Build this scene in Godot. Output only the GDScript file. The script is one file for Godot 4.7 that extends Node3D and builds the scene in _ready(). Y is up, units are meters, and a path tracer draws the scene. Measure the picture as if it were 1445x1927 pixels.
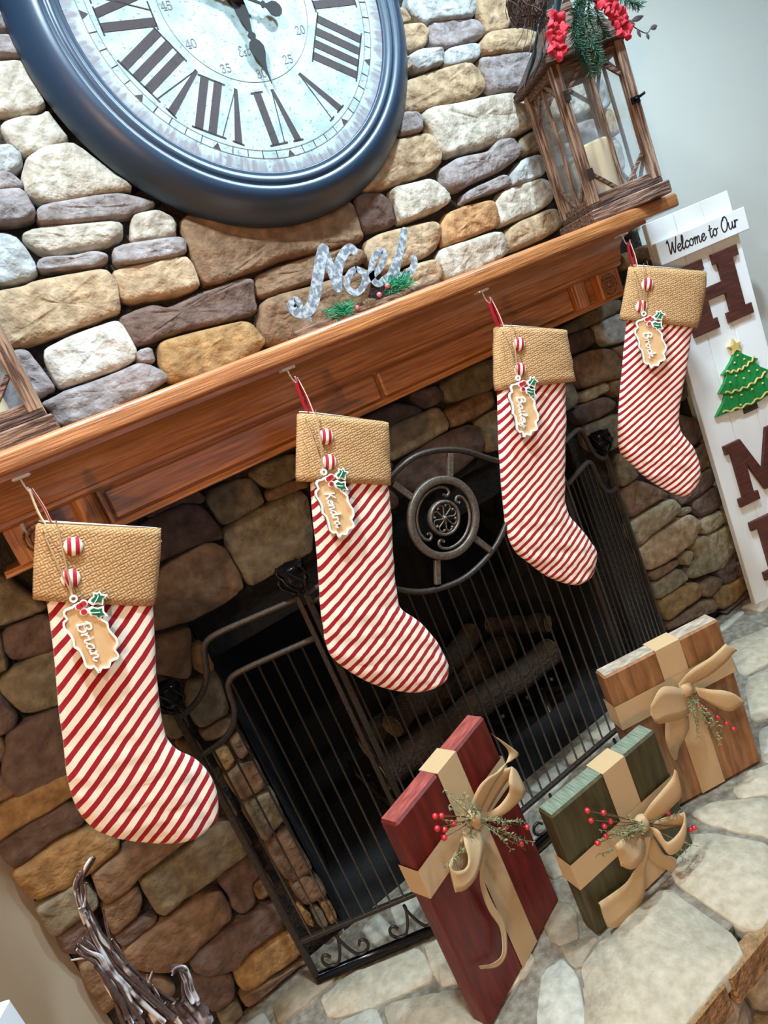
extends Node3D
# A stone fireplace dressed for Christmas. Metres; x along the mantel, y up from the clock's datum, z out from the wall.
const HY := -0.04          # top of the hearth
const ZW := -0.05          # mean face of the stones
const CLK := Vector3(0, 1.71, 0)
var rng := RandomNumberGenerator.new()
var M := {}
var names := {}
var wall: Node3D
var hearth: Node3D
var nz := FastNoiseLite.new()

# ------------------------------------------------------------------ helpers
func numbered(parent: Node, called: String) -> String:
	var key := str(parent.get_instance_id()) + called
	var n: int = names.get(key, 0)
	names[key] = n + 1
	return called if n == 0 else "%s_%03d" % [called, n]

func S() -> SurfaceTool:
	var s := SurfaceTool.new()
	s.begin(Mesh.PRIMITIVE_TRIANGLES)
	return s

func obj(called: String, s: SurfaceTool, m: Material, parent: Node = self) -> MeshInstance3D:
	s.generate_normals()
	var o := MeshInstance3D.new()
	o.mesh = s.commit()
	o.material_override = m
	o.name = numbered(parent, called)
	parent.add_child(o, true)
	return o

func put(called: String, mesh: Mesh, m: Material, parent: Node, at: Vector3) -> MeshInstance3D:
	var o := MeshInstance3D.new()
	o.mesh = mesh
	o.material_override = m
	o.name = numbered(parent, called)
	o.position = at
	parent.add_child(o, true)
	return o

func thing(called: String, label: String, category: String, at := Vector3.ZERO, yaw := 0.0, group := "") -> Node3D:
	var o := Node3D.new()
	o.name = numbered(self, called)
	add_child(o, true)
	o.position = at
	o.rotation.y = -deg_to_rad(yaw)
	return tag(o, label, category, group)

func tag(o: Node3D, label: String, category: String, group := "") -> Node3D:
	o.set_meta("label", label)
	o.set_meta("category", category)
	if group != "":
		o.set_meta("group", group)
	return o

func struct(o: Node3D, label: String, category: String) -> Node3D:
	o.set_meta("kind", "structure")
	return tag(o, label, category)

func tri(s: SurfaceTool, a: Vector3, b: Vector3, c: Vector3) -> void:
	for p in [a, b, c]:
		s.set_uv(Vector2(p.x, -p.y))
		s.add_vertex(p)

func quad(s: SurfaceTool, a: Vector3, b: Vector3, c: Vector3, d: Vector3) -> void:
	tri(s, a, b, c)
	tri(s, a, c, d)

func face(s: SurfaceTool, pts: Array, mid: Vector3) -> void:     # a flat polygon turned away from mid
	var n: Vector3 = (pts[1] - pts[0]).cross(pts[2] - pts[0])
	var c := Vector3.ZERO
	for p in pts:
		c += p
	c /= pts.size()
	if n.dot(c - mid) > 0.0:
		pts.reverse()
	for i in range(1, pts.size() - 1):
		tri(s, pts[0], pts[i], pts[i + 1])

func cbox(s: SurfaceTool, size: Vector3, ch: float, at: Vector3, b := Basis.IDENTITY) -> void:   # box with chamfered edges
	s.set_smooth_group(-1)
	var h := size / 2.0
	var ax := []
	for k in 3:
		var d := {}
		for sx in [-1, 1]:
			for sy in [-1, 1]:
				for sz in [-1, 1]:
					var q := Vector3(sx * (h.x - (0.0 if k == 0 else ch)), sy * (h.y - (0.0 if k == 1 else ch)), sz * (h.z - (0.0 if k == 2 else ch)))
					d[[sx, sy, sz]] = at + b * q
		ax.append(d)
	for sg in [-1, 1]:
		face(s, [ax[0][[sg, -1, -1]], ax[0][[sg, 1, -1]], ax[0][[sg, 1, 1]], ax[0][[sg, -1, 1]]], at)
		face(s, [ax[1][[-1, sg, -1]], ax[1][[1, sg, -1]], ax[1][[1, sg, 1]], ax[1][[-1, sg, 1]]], at)
		face(s, [ax[2][[-1, -1, sg]], ax[2][[1, -1, sg]], ax[2][[1, 1, sg]], ax[2][[-1, 1, sg]]], at)
		if ch > 0.0:
			for sh in [-1, 1]:
				face(s, [ax[0][[sg, sh, -1]], ax[0][[sg, sh, 1]], ax[1][[sg, sh, 1]], ax[1][[sg, sh, -1]]], at)
				face(s, [ax[0][[sg, -1, sh]], ax[0][[sg, 1, sh]], ax[2][[sg, 1, sh]], ax[2][[sg, -1, sh]]], at)
				face(s, [ax[1][[-1, sg, sh]], ax[1][[1, sg, sh]], ax[2][[1, sg, sh]], ax[2][[-1, sg, sh]]], at)
				for si in [-1, 1]:
					face(s, [ax[0][[sg, sh, si]], ax[1][[sg, sh, si]], ax[2][[sg, sh, si]]], at)
	s.set_smooth_group(0)

func beam(s: SurfaceTool, a: Vector3, b: Vector3, w: float, t: float, out: Vector3, ch := 0.001) -> void:   # a bar from a to b, w wide, t deep along out
	var y := (b - a).normalized()
	var z := (out - y * out.dot(y)).normalized()
	cbox(s, Vector3(w, (b - a).length(), t), ch, (a + b) / 2.0, Basis(y.cross(z), y, z))

func smooth_line(pts: Array, sub := 5, closed := false) -> Array:
	var r := []
	var n := pts.size()
	if n < 3:
		return pts.duplicate()
	var last := n if closed else n - 1
	for i in last:
		var p0 = pts[(i - 1 + n) % n] if closed or i > 0 else pts[0] * 2.0 - pts[1]
		var p1 = pts[i]
		var p2 = pts[(i + 1) % n]
		var p3 = pts[(i + 2) % n] if closed or i + 2 < n else p2 * 2.0 - p1
		for k in sub:
			var t := float(k) / sub
			r.append(p1.cubic_interpolate(p2, p0, p3, t))
	if not closed:
		r.append(pts[n - 1])
	return r

func tube(s: SurfaceTool, path: Array, r0: float, r1 := -1.0, sides := 7, closed := false) -> void:
	if r1 < 0.0:
		r1 = r0
	var n := path.size()
	var rows := []
	var side := Vector3.ZERO
	for i in n:
		var a: Vector3 = path[(i - 1 + n) % n] if closed or i > 0 else path[0]
		var b: Vector3 = path[(i + 1) % n] if closed or i < n - 1 else path[n - 1]
		var t := (b - a).normalized()
		if side == Vector3.ZERO:
			side = t.cross(Vector3(0.31, 0.62, 0.72)).normalized()
		side = (side - t * side.dot(t)).normalized()
		var up := t.cross(side)
		var r := lerpf(r0, r1, float(i) / maxi(n - 1, 1))
		var row := []
		for k in sides:
			var g := TAU * k / sides
			row.append(path[i] + (side * cos(g) + up * sin(g)) * r)
		rows.append(row)
	if closed:
		rows.append(rows[0])
	grid(s, rows, true)
	if not closed:
		for k in range(1, sides - 1):
			tri(s, rows[0][0], rows[0][k + 1], rows[0][k])
			tri(s, rows[n - 1][0], rows[n - 1][k], rows[n - 1][k + 1])

func grid(s: SurfaceTool, rows: Array, around: bool) -> void:
	for i in rows.size() - 1:
		var m: int = rows[i].size()
		for j in (m if around else m - 1):
			var k := (j + 1) % m
			quad(s, rows[i][j], rows[i + 1][j], rows[i + 1][k], rows[i][k])

func lathe(s: SurfaceTool, prof: Array, seg: int, at: Vector3, b := Basis.IDENTITY) -> void:    # profile of (radius, height along local z)
	var rows := []
	for i in seg + 1:
		var g := TAU * i / seg
		var row := []
		for q in prof:
			row.append(at + b * Vector3(cos(g) * q.x, sin(g) * q.x, q.y))
		rows.append(row)
	grid(s, rows, false)

func ball(s: SurfaceTool, c: Vector3, r: float, seg := 8) -> void:
	var prof := []
	for i in seg / 2 + 1:
		var a := -PI / 2 + PI * i / (seg / 2)
		prof.append(Vector2(maxf(cos(a) * r, 0.00001), sin(a) * r))
	lathe(s, prof, seg, c)

func v2(a: Array, k := 0.001) -> Array:
	var r := []
	for i in range(0, a.size() - 1, 2):
		r.append(Vector2(a[i], a[i + 1]) * k)
	return r

func v3(a: Array, z: float, k := 0.001) -> Array:
	var r := []
	for p in v2(a, k):
		r.append(Vector3(p.x, p.y, z))
	return r

func ccw(p: Array) -> Array:
	var a := 0.0
	for i in p.size():
		a += p[i - 1].cross(p[i])
	var r := p.duplicate()
	if a < 0.0:
		r.reverse()
	return r

func inset(p: Array, d: float) -> Array:       # p counter-clockwise
	var r := []
	var n := p.size()
	for i in n:
		var e: Vector2 = (p[(i + 1) % n] - p[i - 1]).normalized()
		r.append(p[i] + Vector2(-e.y, e.x) * d)
	return r

func chaikin(p: Array, times: int, cut := 0.17) -> Array:
	for t in times:
		var r := []
		for i in p.size():
			var a: Vector2 = p[i]
			var b: Vector2 = p[(i + 1) % p.size()]
			r.append(a.lerp(b, cut))
			r.append(a.lerp(b, 1.0 - cut))
		p = r
	return p

func plate(s: SurfaceTool, p: Array, z0: float, z1: float, bevel := 0.0) -> void:    # polygon given thickness along z
	p = ccw(p)
	s.set_smooth_group(-1)
	var top := inset(p, bevel) if bevel > 0.0 else p
	var idx := Geometry2D.triangulate_polygon(PackedVector2Array(top))
	for i in range(0, idx.size(), 3):
		var q := []
		for k in 3:
			q.append(Vector3(top[idx[i + k]].x, top[idx[i + k]].y, z1))
		face(s, q, q[0] - Vector3(0, 0, 1))
		var w := []
		for k in 3:
			w.append(Vector3(p[idx[i + k]].x, p[idx[i + k]].y, z0))
		face(s, w, w[0] + Vector3(0, 0, 1))
	for i in p.size():
		var j := (i + 1) % p.size()
		var a := Vector3(p[i].x, p[i].y, z0)
		var b := Vector3(p[j].x, p[j].y, z0)
		var c := Vector3(p[j].x, p[j].y, z1 - bevel)
		var d := Vector3(p[i].x, p[i].y, z1 - bevel)
		quad(s, a, d, c, b)
		if bevel > 0.0:
			quad(s, d, Vector3(top[i].x, top[i].y, z1), Vector3(top[j].x, top[j].y, z1), c)
	s.set_smooth_group(0)

var lift := 0
func stroke(s: SurfaceTool, pts: Array, w: float, z0: float, z1: float, closed := false, w2 := -1.0) -> void:    # flat plate strip along a line, with round ends
	lift = (lift + 1) % 6
	z1 += 0.00007 * lift
	z0 -= 0.00007 * lift
	if w2 < 0.0:
		w2 = w
	var n := pts.size()
	var l := []
	var r := []
	s.set_smooth_group(-1)
	for i in n:
		var a: Vector2 = pts[(i - 1 + n) % n] if closed or i > 0 else pts[0]
		var b: Vector2 = pts[(i + 1) % n] if closed or i < n - 1 else pts[n - 1]
		var e := (b - a).normalized()
		var hw := lerpf(w, w2, float(i) / maxi(n - 1, 1)) / 2.0
		var o := Vector2(-e.y, e.x) * hw
		l.append(pts[i] + o)
		r.append(pts[i] - o)
	for i in (n if closed else n - 1):
		var j := (i + 1) % n
		var q := [l[i], l[j], r[j], r[i]]
		var t := []
		var u := []
		for p in q:
			t.append(Vector3(p.x, p.y, z1))
			u.append(Vector3(p.x, p.y, z0))
		quad(s, t[0], t[1], t[2], t[3])
		quad(s, u[3], u[2], u[1], u[0])
		quad(s, u[0], u[1], t[1], t[0])
		quad(s, t[3], t[2], u[2], u[3])
	if not closed:
		for e in [[pts[0], w], [pts[n - 1], w2]]:
			var disc := []
			for k in 8:
				disc.append(e[0] + Vector2.from_angle(TAU * k / 8) * e[1] * 0.5)
			plate(s, disc, z0 + 0.00003, z1 - 0.00003)
	s.set_smooth_group(0)

func strip(s: SurfaceTool, a: Array, th := 0.0012) -> void:       # ribbon: numbers x1,y1,x2,y2,depth (mm) per cross-section
	var c1 := []
	var c2 := []
	for i in range(0, a.size() - 4, 5):
		c1.append(Vector3(a[i], a[i + 1], a[i + 4]) * 0.001)
		c2.append(Vector3(a[i + 2], a[i + 3], a[i + 4]) * 0.001)
	c1 = smooth_line(c1, 5)
	c2 = smooth_line(c2, 5)
	ribbon(s, c1, c2, th)

func ribbon(s: SurfaceTool, c1: Array, c2: Array, th := 0.0012) -> void:
	var rows := []
	var n := c1.size()
	for i in n:
		var t: Vector3 = (c1[mini(i + 1, n - 1)] + c2[mini(i + 1, n - 1)]) - (c1[maxi(i - 1, 0)] + c2[maxi(i - 1, 0)])
		var nn: Vector3 = t.cross(c2[i] - c1[i]).normalized() * th * 0.5
		var row := []
		var sag: Vector3 = nn.normalized() * 0.0015
		for k in 5:
			var f := k / 4.0
			row.append(c1[i].lerp(c2[i], f) + nn + sag * sin(PI * f))
		for k in 5:
			var f := 1.0 - k / 4.0
			row.append(c1[i].lerp(c2[i], f) - nn + sag * sin(PI * f))
		rows.append(row)
	grid(s, rows, true)

# ------------------------------------------------------------------ lettering
const GLYPHS := {
	"a": [1.25, [0.95, 0.85, 0.6, 1, 0.2, 0.75, 0.1, 0.35, 0.3, 0, 0.6, 0.1, 0.9, 0.6, 0.98, 0.95, 0.92, 0.3, 1.05, 0.02, 1.35, 0.35]],
	"n": [1.12, [0.1, 1, 0.15, 0.5, 0.15, 0], [0.15, 0.5, 0.45, 0.95, 0.72, 0.85, 0.72, 0.2, 0.9, 0, 1.2, 0.35]],
	"r": [0.8, [0.1, 1, 0.15, 0.5, 0.15, 0], [0.15, 0.5, 0.4, 0.95, 0.72, 0.88]],
	"i": [0.55, [0.1, 1, 0.12, 0.2, 0.28, 0, 0.55, 0.35], [0.12, 1.42, 0.14, 1.45]],
	"e": [0.88, [0.08, 0.45, 0.5, 0.55, 0.75, 0.8, 0.5, 1, 0.2, 0.8, 0.1, 0.4, 0.35, 0, 0.7, 0.1, 0.95, 0.4]],
	"d": [1.25, [0.85, 0.85, 0.55, 1, 0.2, 0.75, 0.1, 0.35, 0.3, 0, 0.6, 0.1, 0.9, 0.6], [1.0, 2, 0.93, 1.2, 0.9, 0.3, 1.05, 0, 1.32, 0.35]],
	"l": [0.62, [0.05, 0.3, 0.4, 1.2, 0.42, 1.85, 0.22, 1.9, 0.15, 1, 0.2, 0.2, 0.4, 0, 0.68, 0.35]],
	"y": [1.1, [0.05, 1, 0.1, 0.4, 0.35, 0.15, 0.7, 0.4, 0.85, 1, 0.75, 0, 0.55, -0.8, 0.25, -0.8, 0.3, -0.35, 1.1, 0.3]],
	"o": [1.0, [0.5, 1, 0.15, 0.75, 0.1, 0.3, 0.4, 0, 0.75, 0.25, 0.75, 0.75, 0.5, 1, 0.75, 0.8, 1.08, 0.9]],
	"c": [0.88, [0.8, 0.8, 0.5, 1, 0.15, 0.7, 0.15, 0.25, 0.45, 0, 0.95, 0.35]],
	"k": [1.0, [0.15, 2, 0.14, 1, 0.12, 0], [0.12, 0.4, 0.5, 1, 0.65, 0.8, 0.3, 0.5, 0.75, 0, 1.0, 0.2]],
	"m": [1.4, [0.1, 1, 0.13, 0.5, 0.12, 0], [0.12, 0.5, 0.38, 0.95, 0.55, 0.8, 0.55, 0], [0.55, 0.5, 0.82, 0.95, 1, 0.8, 1, 0.15, 1.2, 0, 1.45, 0.35]],
	"t": [0.68, [0.25, 1.7, 0.2, 0.3, 0.4, 0, 0.7, 0.35], [-0.05, 1.1, 0.6, 1.2]],
	"u": [1.15, [0.05, 1, 0.08, 0.3, 0.35, 0, 0.7, 0.35, 0.78, 1, 0.78, 0.25, 0.95, 0, 1.22, 0.35]],
	"B": [1.3, [0.3, 2, 0.2, 1, 0.18, 0], [0, 1.6, 0.3, 2.05, 0.9, 2, 0.98, 1.45, 0.4, 1.1, 1.0, 1.0, 1.12, 0.4, 0.7, -0.05, 0.1, 0.15]],
	"K": [1.3, [0.28, 2, 0.2, 1, 0.15, 0], [1.15, 2, 0.6, 1.3, 0.25, 1, 0.7, 0.7, 0.95, 0, 1.25, 0.1]],
	"W": [1.75, [-0.1, 1.7, 0.15, 2, 0.3, 0.8, 0.4, 0, 0.8, 1, 1, 1.6, 1, 0.7, 1.2, 0, 1.6, 1.2, 1.8, 2.1]],
	"O": [1.45, [0.9, 2.1, 0.3, 1.6, 0.1, 0.8, 0.4, 0, 1, 0.2, 1.3, 1.1, 1.1, 1.9, 0.6, 2.0, 0.5, 1.6]],
	"E": [1.1, [0.9, 1.8, 0.5, 2, 0.2, 1.6, 0.5, 1.1, 0.15, 0.8, 0.1, 0.3, 0.5, 0, 1.0, 0.3]],
	"s": [0.8, [0.6, 0.85, 0.35, 1, 0.15, 0.75, 0.5, 0.45, 0.45, 0.1, 0.1, 0.05]],
	" ": [0.75],
}

func text_width(t: String) -> float:
	var w := 0.0
	for c in t:
		w += GLYPHS[c][0]
	return w

func script_text(s: SurfaceTool, t: String, o: Vector2, ex: Vector2, ey: Vector2, w: float, z0: float, z1: float) -> void:
	var x := 0.0
	for c in t:
		var g: Array = GLYPHS[c]
		for k in range(1, g.size()):
			var pts := []
			for p in smooth_line(v2(g[k], 1.0), 4):
				pts.append(o + ex * (x + p.x + p.y * 0.12) + ey * p.y)
			stroke(s, pts, w, z0, z1)
		x += g[0]

# ------------------------------------------------------------------ materials
func mat(col: Color, rough := 0.8, metal := 0.0) -> StandardMaterial3D:
	var m := StandardMaterial3D.new()
	m.albedo_color = col
	m.roughness = rough
	m.metallic = metal
	return m

func rgb(r: int, g: int, b: int) -> Color:
	return Color(r / 255.0, g / 255.0, b / 255.0)

func noise_tex(seed_: int, freq: float, lo: Color, hi: Color, size := 512, oct := 5, mid := -1.0) -> NoiseTexture2D:
	var n := FastNoiseLite.new()
	n.seed = seed_
	n.noise_type = FastNoiseLite.TYPE_SIMPLEX_SMOOTH
	n.frequency = freq
	n.fractal_octaves = oct
	n.fractal_gain = 0.55
	var t := NoiseTexture2D.new()
	t.width = size
	t.height = size
	t.seamless = true
	t.noise = n
	var g := Gradient.new()
	g.set_color(0, lo)
	g.set_color(1, hi)
	if mid >= 0.0:
		g.set_offset(0, mid - 0.18)
		g.set_offset(1, mid + 0.18)
	t.color_ramp = g
	return t

func tri_planar(m: StandardMaterial3D, sc: Vector3, in_world := true) -> StandardMaterial3D:
	m.uv1_triplanar = true
	m.uv1_world_triplanar = in_world
	m.uv1_scale = sc
	m.uv1_triplanar_sharpness = 3.0
	return m

func textured(col: Color, tex: Texture2D, sc: Vector3, rough := 0.8, in_world := true, bump: Texture2D = null, depth := 0.0) -> StandardMaterial3D:
	var m := mat(col, rough)
	m.albedo_texture = tex
	if bump:
		m.heightmap_enabled = true
		m.heightmap_texture = bump
		m.heightmap_scale = depth
	return tri_planar(m, sc, in_world)

func weave_tex(bump: bool) -> ImageTexture:
	var im := Image.create(128, 128, false, Image.FORMAT_RGB8)
	for y in 128:
		for x in 128:
			var cx := int(x / 16)
			var cy := int(y / 16)
			var over := (int(cx / 2) + int(cy / 2)) % 2 == 0      # basket weave, two threads by two
			var fx := absf(fmod(x, 16.0) - 7.5) / 8.0
			var fy := absf(fmod(y, 16.0) - 7.5) / 8.0
			var across := fx if over else fy
			var along := fmod(y, 32.0) / 32.0 if over else fmod(x, 32.0) / 32.0
			var h := sqrt(maxf(0.0, 1.0 - across * across)) * (0.55 + 0.45 * sin(PI * along))
			h = clampf(h + nz.get_noise_2d(x * 9.0, y * 9.0) * 0.12, 0.0, 1.0)
			if bump:
				im.set_pixel(x, y, Color(h, h, h))
			else:
				var v := 0.74 + 0.26 * h
				im.set_pixel(x, y, Color(v, v * 0.985, v * 0.96))
	return ImageTexture.create_from_image(im)

func stripe_tex() -> ImageTexture:
	var im := Image.create(256, 256, false, Image.FORMAT_RGB8)
	for y in 256:
		for x in 256:
			var w := nz.get_noise_2d(x * 2.0, y * 2.0) * 3.0
			var f := fposmod(x + w * 0.6, 256.0) / 256.0
			var red := f < 0.45
			var n := nz.get_noise_2d(x * 5.0 + 300.0, y * 5.0) * 0.05
			im.set_pixel(x, y, Color(0.62 + n, 0.015 + n * 0.2, 0.10 + n * 0.3) if red else Color(0.97 + n * 0.4, 0.91 + n, 0.83 + n))
	return ImageTexture.create_from_image(im)

func face_tex() -> ImageTexture:      # aged clock dial: uneven cream, cyan window reflection painted in, worn lilac grey towards the edge
	var im := Image.create(1024, 1024, false, Image.FORMAT_RGB8)
	var a := FastNoiseLite.new()
	a.seed = 4
	a.frequency = 0.012
	a.fractal_octaves = 5
	var b := FastNoiseLite.new()
	b.seed = 9
	b.frequency = 0.05
	b.fractal_octaves = 4
	for y in 1024:
		for x in 1024:
			var d := Vector2(x - 511.5, y - 511.5)
			var r := d.length() / 512.0
			var ang := d.angle()
			var n := a.get_noise_2d(x, y)
			var streak := b.get_noise_2d(ang * 420.0, r * 60.0)
			var worn := smoothstep(0.91, 0.97, r + n * 0.05 + streak * 0.04)
			var c := Color(0.63, 0.72, 0.725).lerp(Color(0.50, 0.565, 0.57), clampf(n * 1.1 + 0.18, 0.0, 1.0))
			c = c.lerp(Color(0.47, 0.44, 0.46), worn * clampf(0.75 + 0.6 * streak, 0.0, 1.0))
			var spot := b.get_noise_2d(x * 0.9, y * 1.4 + 700.0)
			if spot > 0.36:
				c = c.lerp(Color(0.42, 0.41, 0.42), minf((spot - 0.36) * 5.0, 0.7))
			im.set_pixel(x, y, c)
	return ImageTexture.create_from_image(im)

func make_materials() -> void:
	var st := noise_tex(11, 0.012, Color(0.66, 0.63, 0.60), Color(1, 1, 1), 512, 6)
	var sb := noise_tex(23, 0.016, Color(0, 0, 0), Color(1, 1, 1), 512, 6)
	var sl := noise_tex(13, 0.022, Color(0.82, 0.80, 0.77), Color(1, 1, 1), 512, 6)
	var sc := Vector3(4.0, 4.0, 4.0)
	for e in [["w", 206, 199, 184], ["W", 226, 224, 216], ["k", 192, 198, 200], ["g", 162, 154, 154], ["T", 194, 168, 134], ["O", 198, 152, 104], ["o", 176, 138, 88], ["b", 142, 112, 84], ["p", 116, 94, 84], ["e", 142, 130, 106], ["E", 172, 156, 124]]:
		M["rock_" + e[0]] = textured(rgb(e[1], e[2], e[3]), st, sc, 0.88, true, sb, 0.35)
	for e in [["w", 196, 184, 162], ["e", 156, 142, 120], ["k", 200, 196, 182]]:
		M["flag_" + e[0]] = textured(rgb(e[1], e[2], e[3]), sl, Vector3(3.0, 3.0, 3.0), 0.7, true, sb, 0.25)
	M.mortar = textured(rgb(62, 52, 45), st, Vector3(9, 9, 9), 0.95, true, sb, 0.5)
	M.grout = textured(rgb(152, 144, 128), st, Vector3(6, 6, 6), 0.9, true, sb, 0.3)
	M.edge = textured(rgb(190, 152, 108), st, Vector3(5, 5, 5), 0.9, true, sb, 0.8)
	var grain := noise_tex(31, 0.012, Color(0.50, 0.40, 0.34), Color(1.0, 0.97, 0.93), 512, 5, 0.46)
	var fine := noise_tex(35, 0.014, Color(0.62, 0.56, 0.52), Color(1.0, 0.99, 0.97), 512, 5)
	var paint := noise_tex(5, 0.004, Color(0.96, 0.96, 0.95), Color(1, 1, 1), 256, 3)
	var gb := noise_tex(37, 0.02, Color(0, 0, 0), Color(1, 1, 1), 512, 5)
	M.oak = textured(rgb(212, 142, 84), fine, Vector3(0.9, 22, 22), 0.38, true, gb, 0.06)
	M.oak.clearcoat_enabled = true
	M.oak.clearcoat = 0.6
	M.oak.clearcoat_roughness = 0.25
	M.oak_up = textured(rgb(208, 138, 82), fine, Vector3(22, 0.9, 22), 0.38, true, gb, 0.06)
	M.barn_up = textured(rgb(160, 134, 116), grain, Vector3(22, 1.6, 22), 0.8, false, gb, 0.2)
	M.barn = textured(rgb(136, 110, 96), grain, Vector3(2.0, 20, 20), 0.8, false, gb, 0.2)
	M.barn_dark = textured(rgb(104, 82, 74), grain, Vector3(2.0, 20, 20), 0.85, false, gb, 0.2)
	M.red_wood = textured(rgb(122, 30, 22), fine, Vector3(7, 0.9, 7), 0.45, false, gb, 0.05)
	M.green_wood = textured(rgb(84, 80, 46), fine, Vector3(7, 0.9, 7), 0.5, false, gb, 0.05)
	M.brown_wood = textured(rgb(178, 130, 84), fine, Vector3(7, 0.9, 7), 0.5, false, gb, 0.05)
	M.red_end_lit = textured(rgb(186, 92, 84), fine, Vector3(3, 3, 12), 0.6, false)  # gift tops: end grain, paler with the overhead light put into the colour
	M.green_end_lit = textured(rgb(142, 160, 140), fine, Vector3(30, 3, 3), 0.6, false)
	M.brown_end_lit = textured(rgb(206, 194, 176), fine, Vector3(4, 4, 10), 0.6, false)
	M.base_wood = textured(rgb(130, 104, 88), grain, Vector3(3, 20, 20), 0.8, false)
	M.log = textured(rgb(92, 72, 54), st, Vector3(10, 10, 10), 0.95, false, sb, 1.5)
	M.log_end = textured(rgb(150, 126, 96), st, Vector3(14, 14, 14), 0.95, false)
	M.drywall = textured(rgb(198, 200, 194), paint, Vector3(0.7, 0.7, 0.7), 0.92)
	M.drywall_dimmed = textured(rgb(172, 152, 128), paint, Vector3(0.7, 0.7, 0.7), 0.92)  # same paint as the right wall, darkened to hold its dim warm light
	M.ceiling = textured(rgb(225, 223, 216), paint, Vector3(0.7, 0.7, 0.7), 0.95)
	M.floor = textured(rgb(150, 120, 92), grain, Vector3(0.8, 8, 8), 0.5)
	M.soot = textured(rgb(20, 19, 18), st, Vector3(8, 8, 8), 0.95, true, sb, 0.4)
	M.iron = textured(rgb(76, 67, 60), st, Vector3(20, 20, 20), 0.42, false)
	M.iron.metallic = 0.5
	M.iron_brightened = textured(rgb(124, 114, 104), st, Vector3(20, 20, 20), 0.38, false)  # the same iron, its brighter look on the medallion put into the colour
	M.iron_brightened.metallic = 0.5
	M.black_gloss = mat(rgb(18, 17, 18), 0.18)
	M.black_gloss.metallic = 0.5
	M.rim = mat(rgb(26, 48, 70), 0.42)  # blue-black metal, bluer for the cool window reflection put into the colour
	M.rim.clearcoat_enabled = true
	M.rim.clearcoat = 0.3
	M.rim.clearcoat_roughness = 0.3
	M.face = mat(Color.WHITE, 0.45)
	M.face.albedo_texture = face_tex()
	M.ink = textured(rgb(50, 38, 42), noise_tex(8, 0.03, Color(0.7, 0.7, 0.7), Color(1.5, 1.45, 1.45), 256, 4), Vector3(6, 6, 6), 0.7)
	M.ink_soft = mat(rgb(112, 108, 110), 0.7)
	M.hand = mat(rgb(9, 10, 13), 0.75)
	M.stripe = mat(Color.WHITE, 0.95)
	M.stripe.albedo_texture = stripe_tex()
	M.stripe.rim_enabled = true
	M.stripe.rim = 0.25
	var wv := weave_tex(false)
	var wb := weave_tex(true)
	M.burlap = textured(rgb(204, 162, 114), wv, Vector3(32, 32, 32), 0.95, false, wb, 0.16)
	M.burlap_light = textured(rgb(226, 200, 158), wv, Vector3(36, 36, 36), 0.95, false, wb, 0.14)
	M.ribbon = textured(rgb(216, 184, 140), wv, Vector3(80, 80, 80), 0.9, false, wb, 0.04)
	M.ribbon.rim_enabled = true
	M.ribbon.rim = 0.2
	M.lining = mat(rgb(238, 228, 216), 0.95)
	M.button_red = mat(rgb(176, 20, 44), 0.8)
	M.button_white = mat(rgb(246, 234, 214), 0.8)
	M.twine = mat(rgb(176, 142, 108), 0.9)
	M.tag_wood = textured(rgb(226, 186, 136), paint, Vector3(20, 6, 6), 0.55, false)
	M.tag_edge = mat(rgb(52, 36, 34), 0.7)
	M.white = mat(rgb(244, 242, 238), 0.5)
	M.holly = mat(rgb(14, 108, 70), 0.5)
	M.berry = mat(rgb(190, 18, 36), 0.22)
	M.berry.clearcoat_enabled = true
	M.berry_pink = mat(rgb(206, 100, 110), 0.4)
	M.clear = mat(Color(0.95, 0.96, 0.97, 0.28), 0.08)
	M.clear.transparency = BaseMaterial3D.TRANSPARENCY_ALPHA
	M.pane = mat(Color(0.93, 0.97, 0.96, 0.045), 0.03)
	M.pane.transparency = BaseMaterial3D.TRANSPARENCY_ALPHA
	M.wax = mat(rgb(236, 218, 166), 0.6)
	M.wax.subsurf_scatter_enabled = true
	M.wax.subsurf_scatter_strength = 0.4
	M.steel = textured(rgb(176, 184, 190), noise_tex(17, 0.02, Color(0.62, 0.64, 0.67), Color(1, 1, 1), 256, 4, 0.5), Vector3(14, 14, 14), 0.42, false)
	M.steel.metallic = 0.1
	M.pine = mat(rgb(34, 84, 58), 0.7)
	M.pine_bright = mat(rgb(24, 136, 92), 0.45)
	M.sage = mat(rgb(136, 140, 100), 0.8)
	M.stem = mat(rgb(104, 80, 56), 0.9)
	M.leaf_brown = mat(rgb(74, 60, 58), 0.8)
	M.petal = mat(rgb(188, 26, 44), 0.75)
	M.petal.backlight_enabled = true
	M.petal.backlight = Color(0.3, 0.05, 0.08)
	M.dark_ribbon = mat(rgb(22, 40, 44), 0.5)
	M.twig = textured(rgb(206, 204, 206), noise_tex(44, 0.012, Color(0.42, 0.34, 0.33), Color(1, 1, 1), 256, 3, 0.46), Vector3(9, 9, 9), 0.8, false)
	M.twig_dark = textured(rgb(92, 70, 62), st, Vector3(30, 30, 30), 0.9, false)
	M.sign_white = textured(rgb(242, 243, 242), grain, Vector3(7, 0.8, 7), 0.6, false)
	M.sign_white.albedo_texture = paint
	M.sign_brown = textured(rgb(104, 56, 44), fine, Vector3(2, 12, 12), 0.6, false)
	M.letter_black = mat(rgb(36, 30, 36), 0.7)
	M.tree_green = textured(rgb(30, 132, 72), noise_tex(3, 0.02, Color(0.6, 0.75, 0.65), Color(1.1, 1.25, 1.05), 256, 3), Vector3(12, 4, 12), 0.5, false)
	M.gold = mat(rgb(204, 178, 104), 0.5)
	M.dark_trunk = mat(rgb(48, 52, 40), 0.8)
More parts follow.
